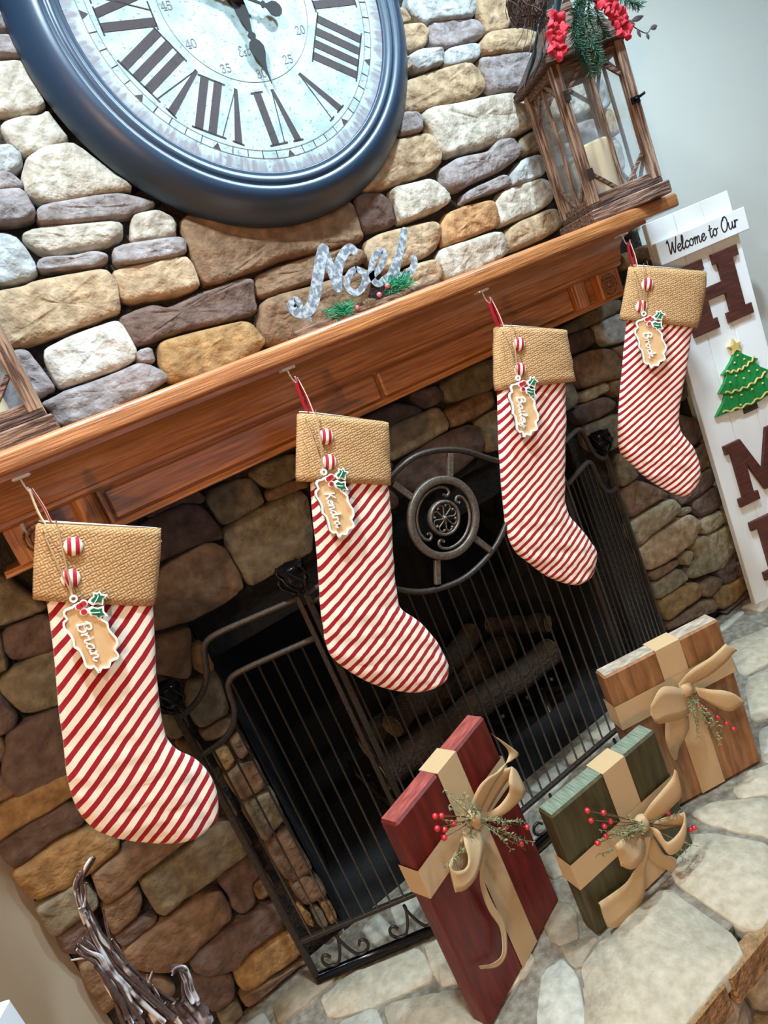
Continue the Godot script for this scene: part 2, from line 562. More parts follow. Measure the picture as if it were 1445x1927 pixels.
	M.box_white = mat(rgb(226, 228, 232), 0.5)
	M.lamp_glow = mat(Color.WHITE, 0.5)
	M.lamp_glow.emission_enabled = true
	M.lamp_glow.emission = Color(1, 0.95, 0.88)
	M.lamp_glow.emission_energy_multiplier = 2.0
	M.window_frame = mat(rgb(235, 235, 232), 0.5)

# ------------------------------------------------------------------ stone work
func rock(kind: String, a: Array) -> void:
	var p := inset(chaikin(ccw(v2(a)), 2), -0.003)
	var c := Vector2.ZERO
	var lo := Vector2(9, 9)
	var hi := Vector2(-9, -9)
	for q in p:
		c += q / p.size()
		lo = lo.min(q)
		hi = hi.max(q)
	var small := minf(hi.x - lo.x, hi.y - lo.y)
	var f := minf(1.0, small / 0.05)
	var zf := ZW + rng.randf_range(-0.006, 0.008)
	var tilt := Vector2(rng.randf_range(-0.03, 0.03), rng.randf_range(-0.05, 0.05))
	var rough := 0.0055 if c.y > 1.0 else 0.0032
	var rings := [[p, -0.10], [p, -0.072]]
	var p1 := inset(p, 0.0015 * f)
	var p2 := inset(p, 0.0048 * f)
	rings.append([p1, zf - 0.0075 * f])
	rings.append([p2, zf - 0.0015 * f])
	for t in [0.25, 0.5, 0.75]:
		var q := []
		for v in p2:
			q.append(v.lerp(c, t))
		rings.append([q, zf])
	var rows := []
	for k in rings.size():
		var row := []
		for v in rings[k][0]:
			var n := nz.get_noise_2d(v.x * 700.0, v.y * 700.0) + 0.45 * nz.get_noise_2d(v.x * 2200.0 + 70.0, v.y * 2200.0)
			var z: float = rings[k][1]
			if k >= 2:
				z += n * rough + (v - c).dot(tilt)
			var w: Vector2 = v + (Vector2(n, -n) * 0.002 if k < 4 else Vector2.ZERO)
			row.append(Vector3(w.x, w.y, z))
		rows.append(row)
	var s := S()
	grid(s, rows, true)
	var lastr: Array = rows[rows.size() - 1]
	var cz := Vector3(c.x, c.y, zf + rng.randf_range(-0.002, 0.003))
	for i in lastr.size():
		tri(s, lastr[i], cz, lastr[(i + 1) % lastr.size()])
	obj("stone", s, M["rock_" + kind], wall)

func flag(kind: String, a: Array) -> void:      # hearth slab: polygon in x, z
	var p := inset(chaikin(ccw(v2(a)), 2, 0.10), -0.003)
	var c := Vector2.ZERO
	for q in p:
		c += q / p.size()
	var up := HY + rng.randf_range(-0.001, 0.0015)
	var rows := []
	for k in [[0.0, HY - 0.03], [0.0, up - 0.002], [0.002, up]]:
		var row := []
		for v in inset(p, k[0]):
			row.append(Vector3(v.x + nz.get_noise_2d(v.x * 3000.0, v.y * 3000.0) * 0.004, k[1], minf(v.y + nz.get_noise_2d(v.y * 3000.0, v.x * 3000.0) * 0.004, 0.565)))
		rows.append(row)
	var s := S()
	grid(s, rows, true)
	var top: Array = rows[2]
	for i in top.size():
		tri(s, top[i], Vector3(c.x, up + 0.001, c.y), top[(i + 1) % top.size()])
	obj("flagstone", s, M["flag_" + kind], hearth)

# ------------------------------------------------------------------ the room
func slab(called: String, size: Vector3, at: Vector3, m: Material, label: String, category: String, yaw := 0.0) -> MeshInstance3D:
	var s := S()
	cbox(s, size, 0.0, Vector3.ZERO, Basis(Vector3.UP, -deg_to_rad(yaw)))
	var o := obj(called, s, m)
	o.position = at
	struct(o, label, category)
	return o

func build_room() -> void:
	var s := S()
	# chimney breast around the firebox opening
	var x0 := -0.988
	var x1 := 0.933
	var zb := -0.5
	var zf := -0.078
	for r in [[x0, -0.552, -0.34, 2.3], [0.468, x1, -0.34, 2.3], [-0.552, 0.468, 0.722, 2.3], [-0.552, 0.468, -0.34, -0.06]]:
		cbox(s, Vector3(r[1] - r[0], r[3] - r[2], zf - zb), 0.0, Vector3((r[0] + r[1]) / 2, (r[2] + r[3]) / 2, (zf + zb) / 2))
	wall = obj("wall_back", s, M.mortar)
	struct(wall, "chimney breast faced with tan and grey fieldstones in dark mortar", "wall")
	stones()
	# angled drywalls on both sides, their faces running forward from the stone
	var yl := 135.0
	var dl := Vector3(cos(deg_to_rad(yl)), 0, sin(deg_to_rad(yl)))
	var nl := Vector3(dl.z, 0, -dl.x)
	slab("wall_left", Vector3(3.2, 2.7, 0.12), Vector3(-0.985, 1.0, -0.075) + dl * 1.6 - nl * 0.06, M.drywall_dimmed, "plain wall left of the stone chimney breast, its dim light put into the colour", "wall", yl)
	var yr := 18.0
	var dr := Vector3(cos(deg_to_rad(yr)), 0, sin(deg_to_rad(yr)))
	var nr := Vector3(-dr.z, 0, dr.x)
	slab("wall_right", Vector3(3.2, 2.7, 0.12), Vector3(0.925, 1.0, -0.095) + dr * 1.6 - nr * 0.06, M.drywall, "pale painted wall right of the stone chimney breast", "wall", yr)
	slab("wall_side_left", Vector3(0.12, 2.7, 4.0), Vector3(-3.2, 1.0, 3.6), M.drywall, "plain side wall of the room far left", "wall")
	slab("wall_side_right", Vector3(0.12, 2.7, 5.0), Vector3(3.4, 1.0, 3.0), M.drywall, "plain side wall of the room far right", "wall")
	slab("floor", Vector3(8, 0.12, 7), Vector3(0, -0.40, 2.6), M.floor, "brown wood floor of the room below the hearth", "floor")
	slab("ceiling", Vector3(8, 0.12, 7), Vector3(0, 2.36, 2.6), M.ceiling, "white ceiling of the room", "ceiling")
	# wall behind the viewer with a wide window
	var w := S()
	for r in [[-4.0, -1.9, -0.4, 2.36], [1.9, 4.0, -0.4, 2.36], [-1.9, 1.9, -0.4, 0.5], [-1.9, 1.9, 2.1, 2.36]]:
		cbox(w, Vector3(r[1] - r[0], r[3] - r[2], 0.14), 0.0, Vector3((r[0] + r[1]) / 2, (r[2] + r[3]) / 2, 5.4))
	struct(obj("wall_front", w, M.drywall), "plain wall opposite the fireplace with a wide window", "wall")
	var f := S()
	for x in [-1.87, -0.62, 0.62, 1.87]:
		cbox(f, Vector3(0.06, 1.6, 0.08), 0.003, Vector3(x, 1.3, 5.4))
	for y in [0.53, 2.07]:
		cbox(f, Vector3(3.8, 0.06, 0.08), 0.003, Vector3(0, y, 5.4))
	var fr := obj("window_1", f, M.window_frame)
	struct(fr, "wide white framed window opposite the fireplace", "window")
	for x in [-1.25, 0.0, 1.25]:
		var p := S()
		cbox(p, Vector3(1.2, 1.5, 0.006), 0.0, Vector3(x, 1.3, 5.4))
		obj("pane", p, M.pane, fr)

func build_hearth() -> void:
	var s := S()
	cbox(s, Vector3(2.62, 0.2955, 0.585), 0.002, Vector3(0, -0.19225, 0.2225))
	hearth = obj("floor_hearth", s, M.grout)
	struct(hearth, "raised hearth of pale flagstones with grey joints", "hearth")
	flags()
	# cap edge along the front, then rough stones of the riser below it
	var x := -1.28
	while x < 1.28:
		var w := rng.randf_range(0.2, 0.36)
		var c := S()
		cbox(c, Vector3(w - 0.010, 0.060, 0.026), 0.004, Vector3(x + w / 2, HY - 0.0335, 0.5505))
		obj("cap_stone", c, M.edge, hearth)
		x += w
	for row in 2:
		x = -1.28 + row * 0.06
		while x < 1.25:
			var w := rng.randf_range(0.12, 0.26)
			var q := []
			for k in 14:
				var g := TAU * k / 14
				q.append(Vector2(signf(cos(g)) * pow(absf(cos(g)), 0.5) * (w / 2 - 0.006), signf(sin(g)) * pow(absf(sin(g)), 0.5) * 0.05 + rng.randf_range(-0.004, 0.004)))
			var b := S()
			var rows := []
			for e in [[1.0, 0.0], [1.0, 0.018], [0.93, 0.03], [0.6, 0.036], [0.2, 0.037], [0.01, 0.037]]:
				var rr := []
				for v in q:
					rr.append(Vector3(x + w / 2 + v.x * e[0], -0.165 - row * 0.115 + v.y * e[0], 0.51 + e[1] + nz.get_noise_2d(v.x * 2000.0 + x * 900.0, v.y * 2000.0) * 0.005))
				rows.append(rr)
			grid(b, rows, true)
			obj("riser_stone", b, M["rock_" + ["w", "w", "E"][rng.randi() % 3]], hearth)
			x += w

func build_firebox() -> void:
	var t := thing("firebox", "black sooty firebox recessed into the stone wall behind the screen", "firebox", Vector3(-0.042, HY, 0))
	var s := S()
	cbox(s, Vector3(1.02, 0.02, 0.44), 0.0, Vector3(0, -0.012, -0.28))
	obj("hearth_pan", s, M.soot, t)
	s = S()
	cbox(s, Vector3(1.0, 0.76, 0.02), 0.0, Vector3(0, 0.38, -0.47))
	obj("back_panel", s, M.soot, t)
	for sg in [-1, 1]:
		s = S()
		var a := Vector3(sg * 0.505, 0, -0.085)
		var b := Vector3(sg * 0.40, 0, -0.47)
		face(s, [a, b, b + Vector3(0, 0.76, 0), a + Vector3(0, 0.76, 0)], Vector3(sg * 3.0, 0, -0.3))
		face(s, [a + Vector3(sg * 0.01, 0, 0), b + Vector3(sg * 0.01, 0, 0), b + Vector3(sg * 0.01, 0.76, 0), a + Vector3(sg * 0.01, 0.76, 0)], Vector3.ZERO)
		obj("side_panel", s, M.soot, t)
	s = S()
	cbox(s, Vector3(1.02, 0.02, 0.42), 0.0, Vector3(0, 0.755, -0.28))
	obj("top_panel", s, M.soot, t)
	s = S()
	cbox(s, Vector3(1.01, 0.10, 0.012), 0.0, Vector3(0, 0.71, -0.095))
	obj("smoke_hood", s, M.soot, t)
	# grate and logs
	var g := thing("fire_grate", "black iron grate under the logs in the firebox", "grate", Vector3(-0.04, HY, -0.28))
	for i in 7:
		s = S()
		tube(s, [Vector3(-0.27 + i * 0.09, 0.10, 0.11), Vector3(-0.27 + i * 0.09, 0.07, 0.09), Vector3(-0.27 + i * 0.09, 0.07, -0.11), Vector3(-0.27 + i * 0.09, 0.12, -0.12)], 0.007)
		obj("bar", s, M.iron, g)
	for sx in [-0.25, 0.25]:
		for sz in [-0.08, 0.08]:
			s = S()
			tube(s, [Vector3(sx, 0.07, sz), Vector3(sx, 0.0, sz)], 0.008)
			obj("leg", s, M.iron, g)
	var spots := [[Vector3(-0.30, 0.115, -0.20), Vector3(0.28, 0.115, -0.19), 0.042, "thick brown log along the front of the grate"], [Vector3(-0.27, 0.12, -0.34), Vector3(0.25, 0.12, -0.35), 0.046, "thick brown log at the back of the grate"], [Vector3(-0.22, 0.198, -0.22), Vector3(0.16, 0.205, -0.36), 0.036, "upper brown log lying across the two bottom logs"], [Vector3(0.30, 0.19, -0.20), Vector3(0.215, 0.20, -0.35), 0.026, "thin brown log leaning on top of the stack"]]
	for e in spots:
		var l := thing("fire_log", e[3] + " in the firebox", "log")
		s = S()
		var pts := []
		for k in 9:
			pts.append((e[0] as Vector3).lerp(e[1], k / 8.0) + Vector3(0, sin(k * 1.7) * 0.004, cos(k * 2.1) * 0.004))
		tube(s, pts, e[2], e[2] * 0.9, 12)
		obj("bark", s, M.log, l)
		s = S()
		var d: Vector3 = (pts[8] - pts[0]).normalized()
		tube(s, [pts[0] - d * 0.003, pts[0]], e[2] * 0.9, e[2] * 0.9, 12)
		obj("cut_end", s, M.log_end, l)
		s = S()
		tube(s, [pts[8], pts[8] + d * 0.003], e[2] * 0.8, e[2] * 0.8, 12)
		obj("cut_end", s, M.log_end, l)

# ------------------------------------------------------------------ mantel
func profile_bar(s: SurfaceTool, prof: Array, xa: float, xb: float) -> void:     # (z, y) profile run along x with capped ends
	s.set_smooth_group(-1)
	for i in prof.size() - 1:
		quad(s, Vector3(xa, prof[i].y, prof[i].x), Vector3(xb, prof[i].y, prof[i].x), Vector3(xb, prof[i + 1].y, prof[i + 1].x), Vector3(xa, prof[i + 1].y, prof[i + 1].x))
	var idx := Geometry2D.triangulate_polygon(PackedVector2Array(prof))
	for i in range(0, idx.size(), 3):
		for x in [xa, xb]:
			var q := []
			for k in 3:
				q.append(Vector3(x, prof[idx[i + k]].y, prof[idx[i + k]].x))
			face(s, q, Vector3((xa + xb) / 2, q[0].y, q[0].z))
	s.set_smooth_group(0)

func build_mantel() -> void:
	var t := thing("mantel", "honey oak mantel shelf with carved frieze mounted across the stone wall", "mantel")
	var cx := -0.037
	var s := S()
	var zb := -0.062
	# shelf board with rounded front edge and rounded end corners
	var outl := []
	var hw := 0.822
	for k in 7:
		var g := -PI / 2 + PI / 2 * k / 6.0
		outl.append(Vector2(cx + hw - 0.012 + cos(g) * 0.012, 0.171 - 0.012 - sin(g) * 0.012 - 0.012 + 0.012))
	var rows := []
	var edge := []
	for k in 6:
		var g := PI / 2 * k / 5.0
		edge.append(Vector2(0.009 * (1.0 - sin(g)), 1.1115 - 0.009 * (1.0 - cos(g))))
	edge.append(Vector2(0.0, 1.0885))
	for k in 4:
		var g := PI / 2 * k / 3.0
		edge.append(Vector2(0.005 * (1.0 - cos(g)), 1.0845 - 0.004 * sin(g)))
	edge.append(Vector2(0.012, 1.0795))
	for q in edge:
		var row := []
		row.append(Vector3(cx - hw + q.x, q.y, zb))
		for k in 5:
			var g := PI / 2 * k / 4.0
			row.append(Vector3(cx - hw + 0.012 - (0.012 - q.x) * cos(g), q.y, 0.159 + (0.012 - q.x) * sin(g)))
		for k in 5:
			var g := PI / 2 * k / 4.0
			row.append(Vector3(cx + hw - 0.012 + (0.012 - q.x) * sin(g), q.y, 0.159 + (0.012 - q.x) * cos(g)))
		row.append(Vector3(cx + hw - q.x, q.y, zb))
		rows.append(row)
	s.set_smooth_group(0)
	grid(s, rows, true)
	for e in [rows[0], rows[rows.size() - 1]]:
		s.set_smooth_group(-1)
		for i in range(1, e.size() - 1):
			tri(s, e[0], e[i], e[i + 1])
	obj("shelf", s, M.oak, t)
	# cove below the shelf
	s = S()
	var prof := [Vector2(zb, 1.0795)]
	prof.append(Vector2(0.150, 1.0795))
	prof.append(Vector2(0.150, 1.072))
	for k in 9:
		var g := PI / 2 * k / 8.0
		prof.append(Vector2(0.062 + 0.060 * (1.0 - sin(g)), 1.0715 - 0.034 * (1.0 - cos(g))))
	prof.append(Vector2(0.060, 1.030))
	prof.append(Vector2(0.057, 1.020))
	prof.append(Vector2(zb, 1.020))
	profile_bar(s, prof, cx - 0.72, cx + 0.72)
	obj("cove_moulding", s, M.oak, t)
	s = S()
	prof = [Vector2(zb, 1.020), Vector2(0.056, 1.020), Vector2(0.0585, 1.0175), Vector2(0.0585, 1.012), Vector2(0.054, 1.0085), Vector2(0.050, 1.007), Vector2(zb, 1.007)]
	profile_bar(s, prof, cx - 0.715, cx + 0.715)
	obj("bead_moulding", s, M.oak, t)
	# frieze board, its panels, corner blocks and base moulding
	s = S()
	cbox(s, Vector3(1.41, 0.066, 0.092), 0.0, Vector3(cx, 0.977, -0.016))
	obj("frieze_board", s, M.oak, t)
	for sg in [-1, 1]:
		s = S()
		cbox(s, Vector3(0.072, 0.062, 0.026), 0.003, Vector3(cx + sg * 0.669, 0.9775, 0.041))
		var bl := obj("corner_block", s, M.oak_up, t)
		for r in [0.023, 0.015, 0.008]:
			s = S()
			var ring := []
			for k in 28:
				ring.append(Vector3(cx + sg * 0.662 + cos(TAU * k / 28) * r, 0.9775 + sin(TAU * k / 28) * r, 0.054))
			tube(s, ring, 0.0022, -1.0, 6, true)
			obj("rosette_ring", s, M.barn, bl)
		s = S()
		lathe(s, [Vector2(0.0045, 0.0), Vector2(0.004, 0.0025), Vector2(0.0001, 0.0035)], 12, Vector3(cx + sg * 0.662, 0.9775, 0.053))
		obj("rosette_boss", s, M.oak, bl)
		s = S()                                 # half-round pilaster
		var rr := []
		for y in [0.946, 1.007]:
			var row := []
			for k in 9:
				var g := PI * k / 8.0
				row.append(Vector3(cx + sg * 0.582 - cos(g) * 0.021, y, 0.033 + sin(g) * 0.017))
			rr.append(row)
		grid(s, rr, false)
		obj("pilaster", s, M.oak_up, t)
		s = S()
		cbox(s, Vector3(0.007, 0.060, 0.022), 0.001, Vector3(cx + sg * 0.556, 0.977, 0.036))
		obj("bead_strip", s, M.oak_up, t)
		s = S()
		cbox(s, Vector3(0.545, 0.052, 0.014), 0.004, Vector3(cx + sg * 0.277, 0.9775, 0.033))
		obj("frieze_panel", s, M.oak, t)
	s = S()
	prof = [Vector2(zb, 0.950), Vector2(0.049, 0.950), Vector2(0.052, 0.947), Vector2(0.056, 0.944), Vector2(0.056, 0.9405), Vector2(0.050, 0.9385), Vector2(zb, 0.9385)]
	profile_bar(s, prof, cx - 0.730, cx + 0.730)
	obj("base_moulding", s, M.oak, t)

# ------------------------------------------------------------------ clock
func build_clock() -> void:
	var tw := deg_to_rad(1.7)
	var t := thing("wall_clock", "large round wall clock with dark blue-black rim and aged Roman numeral dial", "clock", CLK)
	var s := S()
	lathe(s, [Vector2(0.30, -0.075), Vector2(0.372, -0.070), Vector2(0.384, -0.055), Vector2(0.386, -0.046), Vector2(0.381, -0.034), Vector2(0.371, -0.018), Vector2(0.358, -0.003), Vector2(0.346, 0.006), Vector2(0.337, 0.009), Vector2(0.330, 0.008), Vector2(0.3265, 0.004), Vector2(0.3235, 0.0075), Vector2(0.319, 0.009), Vector2(0.313, 0.0075), Vector2(0.3085, 0.004), Vector2(0.3055, 0.006), Vector2(0.3025, 0.004), Vector2(0.3020, -0.006)], 128, Vector3.ZERO)
	obj("rim", s, M.rim, t)
	s = S()
	var n := 96
	for i in n:
		var a := TAU * i / n
		var b := TAU * (i + 1) / n
		for q in [[Vector2.ZERO], [Vector2(cos(b), sin(b))], [Vector2(cos(a), sin(a))]]:
			s.set_uv(q[0] * 0.5 + Vector2(0.5, 0.5))
			s.add_vertex(Vector3(q[0].x * 0.303, q[0].y * 0.303, 0.0))
	obj("dial", s, M.face, t)
	# printed tracks
	for r in [[0.2625, 0.0014], [0.2765, 0.0014], [0.142, 0.0009]]:
		s = S()
		var c := []
		for k in 120:
			c.append(Vector2.from_angle(TAU * k / 120) * r[0])
		stroke(s, c, r[1], 0.0, 0.0005, true)
		obj("track_ring", s, M.ink_soft, t)
	s = S()
	for k in 60:
		var e := Vector2(sin(TAU * k / 60 + tw), cos(TAU * k / 60 + tw))
		var o := Vector2(e.y, -e.x)
		if k % 5 == 0:
			plate(s, [e * 0.264, e * 0.2765 + o * 0.0075, e * 0.2765 - o * 0.0075], 0.0, 0.0007)
		else:
			stroke(s, [e * 0.2625, e * 0.2765], 0.0014, 0.0, 0.0005)
	obj("minute_marks", s, M.ink, t)
	var words := ["XII", "I", "II", "III", "IIII", "V", "VI", "VII", "VIII", "IX", "X", "XI"]
	for k in 12:
		s = S()
		var up := Vector2(sin(TAU * k / 12 + tw), cos(TAU * k / 12 + tw))
		var ex := Vector2(up.y, -up.x)
		var word: String = words[k]
		var total := 0.0
		for ch in word:
			total += 0.024 if ch == "I" else 0.046
		var x := -total / 2
		for ch in word:
			var w := 0.024 if ch == "I" else 0.046
			var c := x + w / 2
			for e in numeral_strokes(ch):
				var q := []
				for v in e:
					q.append(up * (0.157 + v.y * 0.096) + ex * (c + v.x))
				plate(s, q, 0.0, 0.0009)
			x += w
		obj("numeral", s, M.ink, t)
	var font := SystemFont.new()
	font.font_names = PackedStringArray(["Droid Serif"])
	for k in range(1, 13):
		var tm := TextMesh.new()
		tm.text = str(k * 5)
		tm.font = font
		tm.font_size = 32
		tm.pixel_size = 0.00062
		tm.depth = 0.0008
		var a := TAU * k / 12 + tw
		put("minute_number", tm, M.ink_soft, t, Vector3(sin(a) * 0.128, cos(a) * 0.128, 0.0004))
	s = S()
	script_text(s, "Est", Vector2(-0.032, -0.094), Vector2(0.0085, 0), Vector2(0, 0.0085), 0.0012, 0.0, 0.0006)
	obj("script_mark", s, M.ink_soft, t)
	# hands: hour hand near VI, minute hand up to the left with a disc counterweight
	s = S()
	var d1 := deg_to_rad(178.5)
	hand(s, d1, [[-0.03, 0.004], [0.0, 0.012], [0.03, 0.012], [0.052, 0.006], [0.062, 0.0035], [0.066, 0.008], [0.070, 0.0075], [0.074, 0.005], [0.079, 0.011], [0.088, 0.0150], [0.098, 0.0135], [0.112, 0.007], [0.128, 0.0025], [0.152, 0.0006]], 0.009)
	obj("hour_hand", s, M.hand, t)
	s = S()
	var d2 := deg_to_rad(297.0)
	hand(s, d2, [[-0.086, 0.004], [-0.082, 0.010], [-0.074, 0.0135], [-0.066, 0.0125], [-0.058, 0.0055], [-0.054, 0.0035], [-0.052, 0.0065], [-0.048, 0.0065], [-0.046, 0.0025], [-0.02, 0.0028], [0.0, 0.010], [0.03, 0.008], [0.11, 0.0045], [0.135, 0.011], [0.155, 0.010], [0.19, 0.004], [0.245, 0.0006]], 0.014)
	obj("minute_hand", s, M.hand, t)
	s = S()
	lathe(s, [Vector2(0.014, 0.0), Vector2(0.014, 0.018), Vector2(0.010, 0.021), Vector2(0.0001, 0.022)], 20, Vector3.ZERO)
	obj("hub", s, M.hand, t)

func hand(s: SurfaceTool, a: float, prof: Array, z: float) -> void:
	var e := Vector2(sin(a), cos(a))
	var o := Vector2(e.y, -e.x)
	var l := []
	var r := []
	for q in prof:
		l.append(e * q[0] + o * q[1])
		r.append(e * q[0] - o * q[1])
	r.reverse()
	plate(s, l + r, z, z + 0.0016)

func numeral_strokes(ch: String) -> Array:
	var r := []
	var b := 0.0072
	var sf := 0.028
	var box := func(x0: float, y0: float, x1: float, y1: float) -> Array:
		return [Vector2(x0, y0), Vector2(x1, y0), Vector2(x1, y1), Vector2(x0, y1)]
	if ch == "I":
		r.append([Vector2(-b, 0), Vector2(b, 0), Vector2(b, 1), Vector2(-b, 1)])
		for y in [[0.0, sf], [1.0 - sf, 1.0]]:
			r.append([Vector2(-0.0122, y[0]), Vector2(0.0122, y[0]), Vector2(0.0122, y[1]), Vector2(-0.0122, y[1])])
	elif ch == "V":
		r.append([Vector2(-0.020, 1), Vector2(-0.006, 1), Vector2(0.006, 0), Vector2(0.0, 0)])
		r.append([Vector2(0.016, 1), Vector2(0.0176, 1), Vector2(0.0045, 0), Vector2(0.003, 0)])
		r.append([Vector2(-0.024, 1 - sf), Vector2(-0.002, 1 - sf), Vector2(-0.002, 1), Vector2(-0.024, 1)])
		r.append([Vector2(0.010, 1 - sf), Vector2(0.023, 1 - sf), Vector2(0.023, 1), Vector2(0.010, 1)])
	else:
		r.append([Vector2(-0.020, 1), Vector2(-0.006, 1), Vector2(0.020, 0), Vector2(0.006, 0)])
		r.append([Vector2(0.0155, 1), Vector2(0.0175, 1), Vector2(-0.0155, 0), Vector2(-0.0175, 0)])
		for y in [[0.0, sf], [1.0 - sf, 1.0]]:
			r.append([Vector2(-0.0235, y[0]), Vector2(-0.002, y[0]), Vector2(-0.002, y[1]), Vector2(-0.0235, y[1])])
			r.append([Vector2(0.003, y[0]), Vector2(0.0235, y[0]), Vector2(0.0235, y[1]), Vector2(0.003, y[1])])
	return r

# ------------------------------------------------------------------ stockings and their tags
const WHERE := ["at far left, largest in view", "second from the left", "third from the left", "at far right by the sign"]
const WORDS := ["Brian", "Kendra", "Bailey", "Brock"]

func lens_row(a: Vector2, b: Vector2, h: float, n: int, wob: float) -> Array:
	var row := []
	for k in n:
		var g := TAU * k / n
		var f := 0.5 - 0.5 * cos(g)
		var p := a.lerp(b, f)
		var z := h * signf(sin(g)) * pow(absf(sin(g)), 0.7)
		row.append(Vector3(p.x, p.y, z + wob * nz.get_noise_2d(p.x * 900.0 + 50.0, p.y * 900.0)))
	return row

func stocking(o: Vector3, yaw: float, la: Array, ra: Array, cla: Array, cra: Array, ba: Array, ring: Vector2, tlen: float, tang: float, hook: Vector3, lp: Vector2, sang: float, per: float, idx: int) -> void:
	var t := thing("christmas_stocking", "red and cream striped stocking with burlap cuff, " + WHERE[idx], "stocking", o, yaw, "striped stockings hanging from the mantel")
	var L := smooth_line(v2(la), 3)
	var R := smooth_line(v2(ra), 3)
	var rows := []
	var n := 28
	rows.append(lens_row(L[0] + Vector2(0.004, 0.03), R[0] + Vector2(-0.004, 0.03), 0.012, n, 0.0))
	for i in L.size():
		var h := 0.015 * minf(1.0, (L[i] - R[i]).length() / 0.06 + 0.15)
		rows.append(lens_row(L[i], R[i], h, n, 0.004))
	var m: Vector2 = (L[L.size() - 1] + R[R.size() - 1]) / 2
	rows.append(lens_row(m, m, 0.0, n, 0.0))
	var s := S()
	var c := cos(deg_to_rad(sang))
	var sn := sin(deg_to_rad(sang))
	var lx: float = L[0].x
	for i in rows.size() - 1:
		var edge: float = L[clampi(i - 1, 0, L.size() - 1)].x
		var edge2: float = L[clampi(i, 0, L.size() - 1)].x
		for j in n:
			var k := (j + 1) % n
			var back := j >= n / 2
			var corner := [[rows[i][j], edge], [rows[i + 1][j], edge2], [rows[i + 1][k], edge2], [rows[i][k], edge]]
			for w in [0, 1, 2, 0, 2, 3]:
				var p: Vector3 = corner[w][0]
				var x: float = p.x if not back else 2.0 * corner[w][1] - p.x
				s.set_uv(Vector2((-x * sn + p.y * c) / (per * 0.001) + nz.get_noise_2d(x * 150.0, p.y * 150.0) * 0.22, (x * c + p.y * sn) * 20.0))
				s.add_vertex(p)
	obj("leg", s, M.stripe, t)
	# cuff
	var CL := smooth_line(v2(cla), 3)
	var CR := smooth_line(v2(cra), 3)
	rows = []
	rows.append(lens_row(CL[0] + Vector2(0.006, -0.012), CR[0] + Vector2(-0.006, -0.012), 0.010, n, 0.0))
	rows.append(lens_row(CL[0] + Vector2(0.004, 0.001), CR[0] + Vector2(-0.004, 0.001), 0.0135, n, 0.0))
	for i in CL.size():
		rows.append(lens_row(CL[i], CR[i], 0.019 + 0.002 * i / CL.size(), n, 0.004))
	var z := CL.size() - 1
	rows.append(lens_row(CL[z] + Vector2(0.003, -0.002), CR[z] + Vector2(-0.003, -0.002), 0.017, n, 0.0))
	rows.append(lens_row(CL[z] + Vector2(0.008, 0.004), CR[z] + Vector2(-0.008, 0.004), 0.012, n, 0.0))
	s = S()
	grid(s, rows, true)
	var cuff := obj("cuff", s, M.burlap, t)
	s = S()
	rows = [lens_row(CL[0] + Vector2(0.005, 0.003), CR[0] + Vector2(-0.005, 0.003), 0.0125, n, 0.0), lens_row(CL[0] + Vector2(0.007, 0.004), CR[0] + Vector2(-0.007, 0.004), 0.0095, n, 0.0), lens_row(CL[0] + Vector2(0.008, -0.02), CR[0] + Vector2(-0.008, -0.02), 0.006, n, 0.0)]
	grid(s, rows, true)
	obj("lining", s, M.lining, cuff)
	# two covered buttons
	for b in v2(ba):
		var at := Vector3(b.x, b.y, 0.0205)
		var bt: MeshInstance3D
		for k in 5:
			s = S()
			var xa := -0.0135 + 0.0054 * k
			button_slice(s, at, 0.0135, xa, xa + 0.0054)
			var q := obj("button" if k == 0 else "stripe", s, M.button_red if k % 2 == 1 else M.button_white, t if k == 0 else bt)
			if k == 0:
				bt = q
	# hanging loop of folded ribbon
	var hl := Vector3(hook.x - o.x, hook.y - o.y, hook.z - o.z)
	hl = Basis(Vector3.UP, deg_to_rad(yaw)) * hl
	var top := hl + Vector3(0.004, -0.022, 0.004)
	var low := Vector3(lp.x + 0.004, lp.y - 0.01, 0.004)
	s = S()
	for k in 2:
		var e := (k - 0.5) * 0.007
		var c1 := smooth_line([low + Vector3(e, 0, -0.003), low.lerp(top, 0.5) + Vector3(e * 1.3, 0, -0.003), top + Vector3(e * 0.4, 0.003, -0.003)], 5)
		var c2 := []
		for p in c1:
			c2.append(p + Vector3(0.0015, 0, 0.008))
		ribbon(s, c1, c2, 0.0014)
	obj("hanging_loop", s, M.button_white if idx == 0 else M.button_red, t)
	s = S()
	var e1 := smooth_line([low + Vector3(0.0052, 0, 0.005), low.lerp(top, 0.5) + Vector3(0.006, 0, 0.005), top + Vector3(0.003, 0.003, 0.005)], 5)
	tube(s, e1, 0.0009)
	obj("loop_edge", s, M.button_red if idx == 0 else M.button_white, t)
	# clear hook stuck under the shelf
	var hk := thing("clear_hook", "clear plastic hook under the mantel holding the stocking " + WHERE[idx], "hook", hook, 0.0, "clear hooks under the mantel")
	s = S()
	cbox(s, Vector3(0.026, 0.005, 0.02), 0.002, Vector3(0.002, 0.0, -0.006))
	obj("pad", s, M.clear, hk)
	s = S()
	tube(s, smooth_line([Vector3(0, 0, -0.002), Vector3(0.001, -0.016, -0.001), Vector3(0.004, -0.026, 0.003), Vector3(0.004, -0.0245, 0.008), Vector3(0.003, -0.016, 0.011)], 4), 0.0014)
	obj("hook_arm", s, M.clear, hk)
	name_tag(t, idx, ring, tlen, tang, o, yaw, CL[0], CR[0])

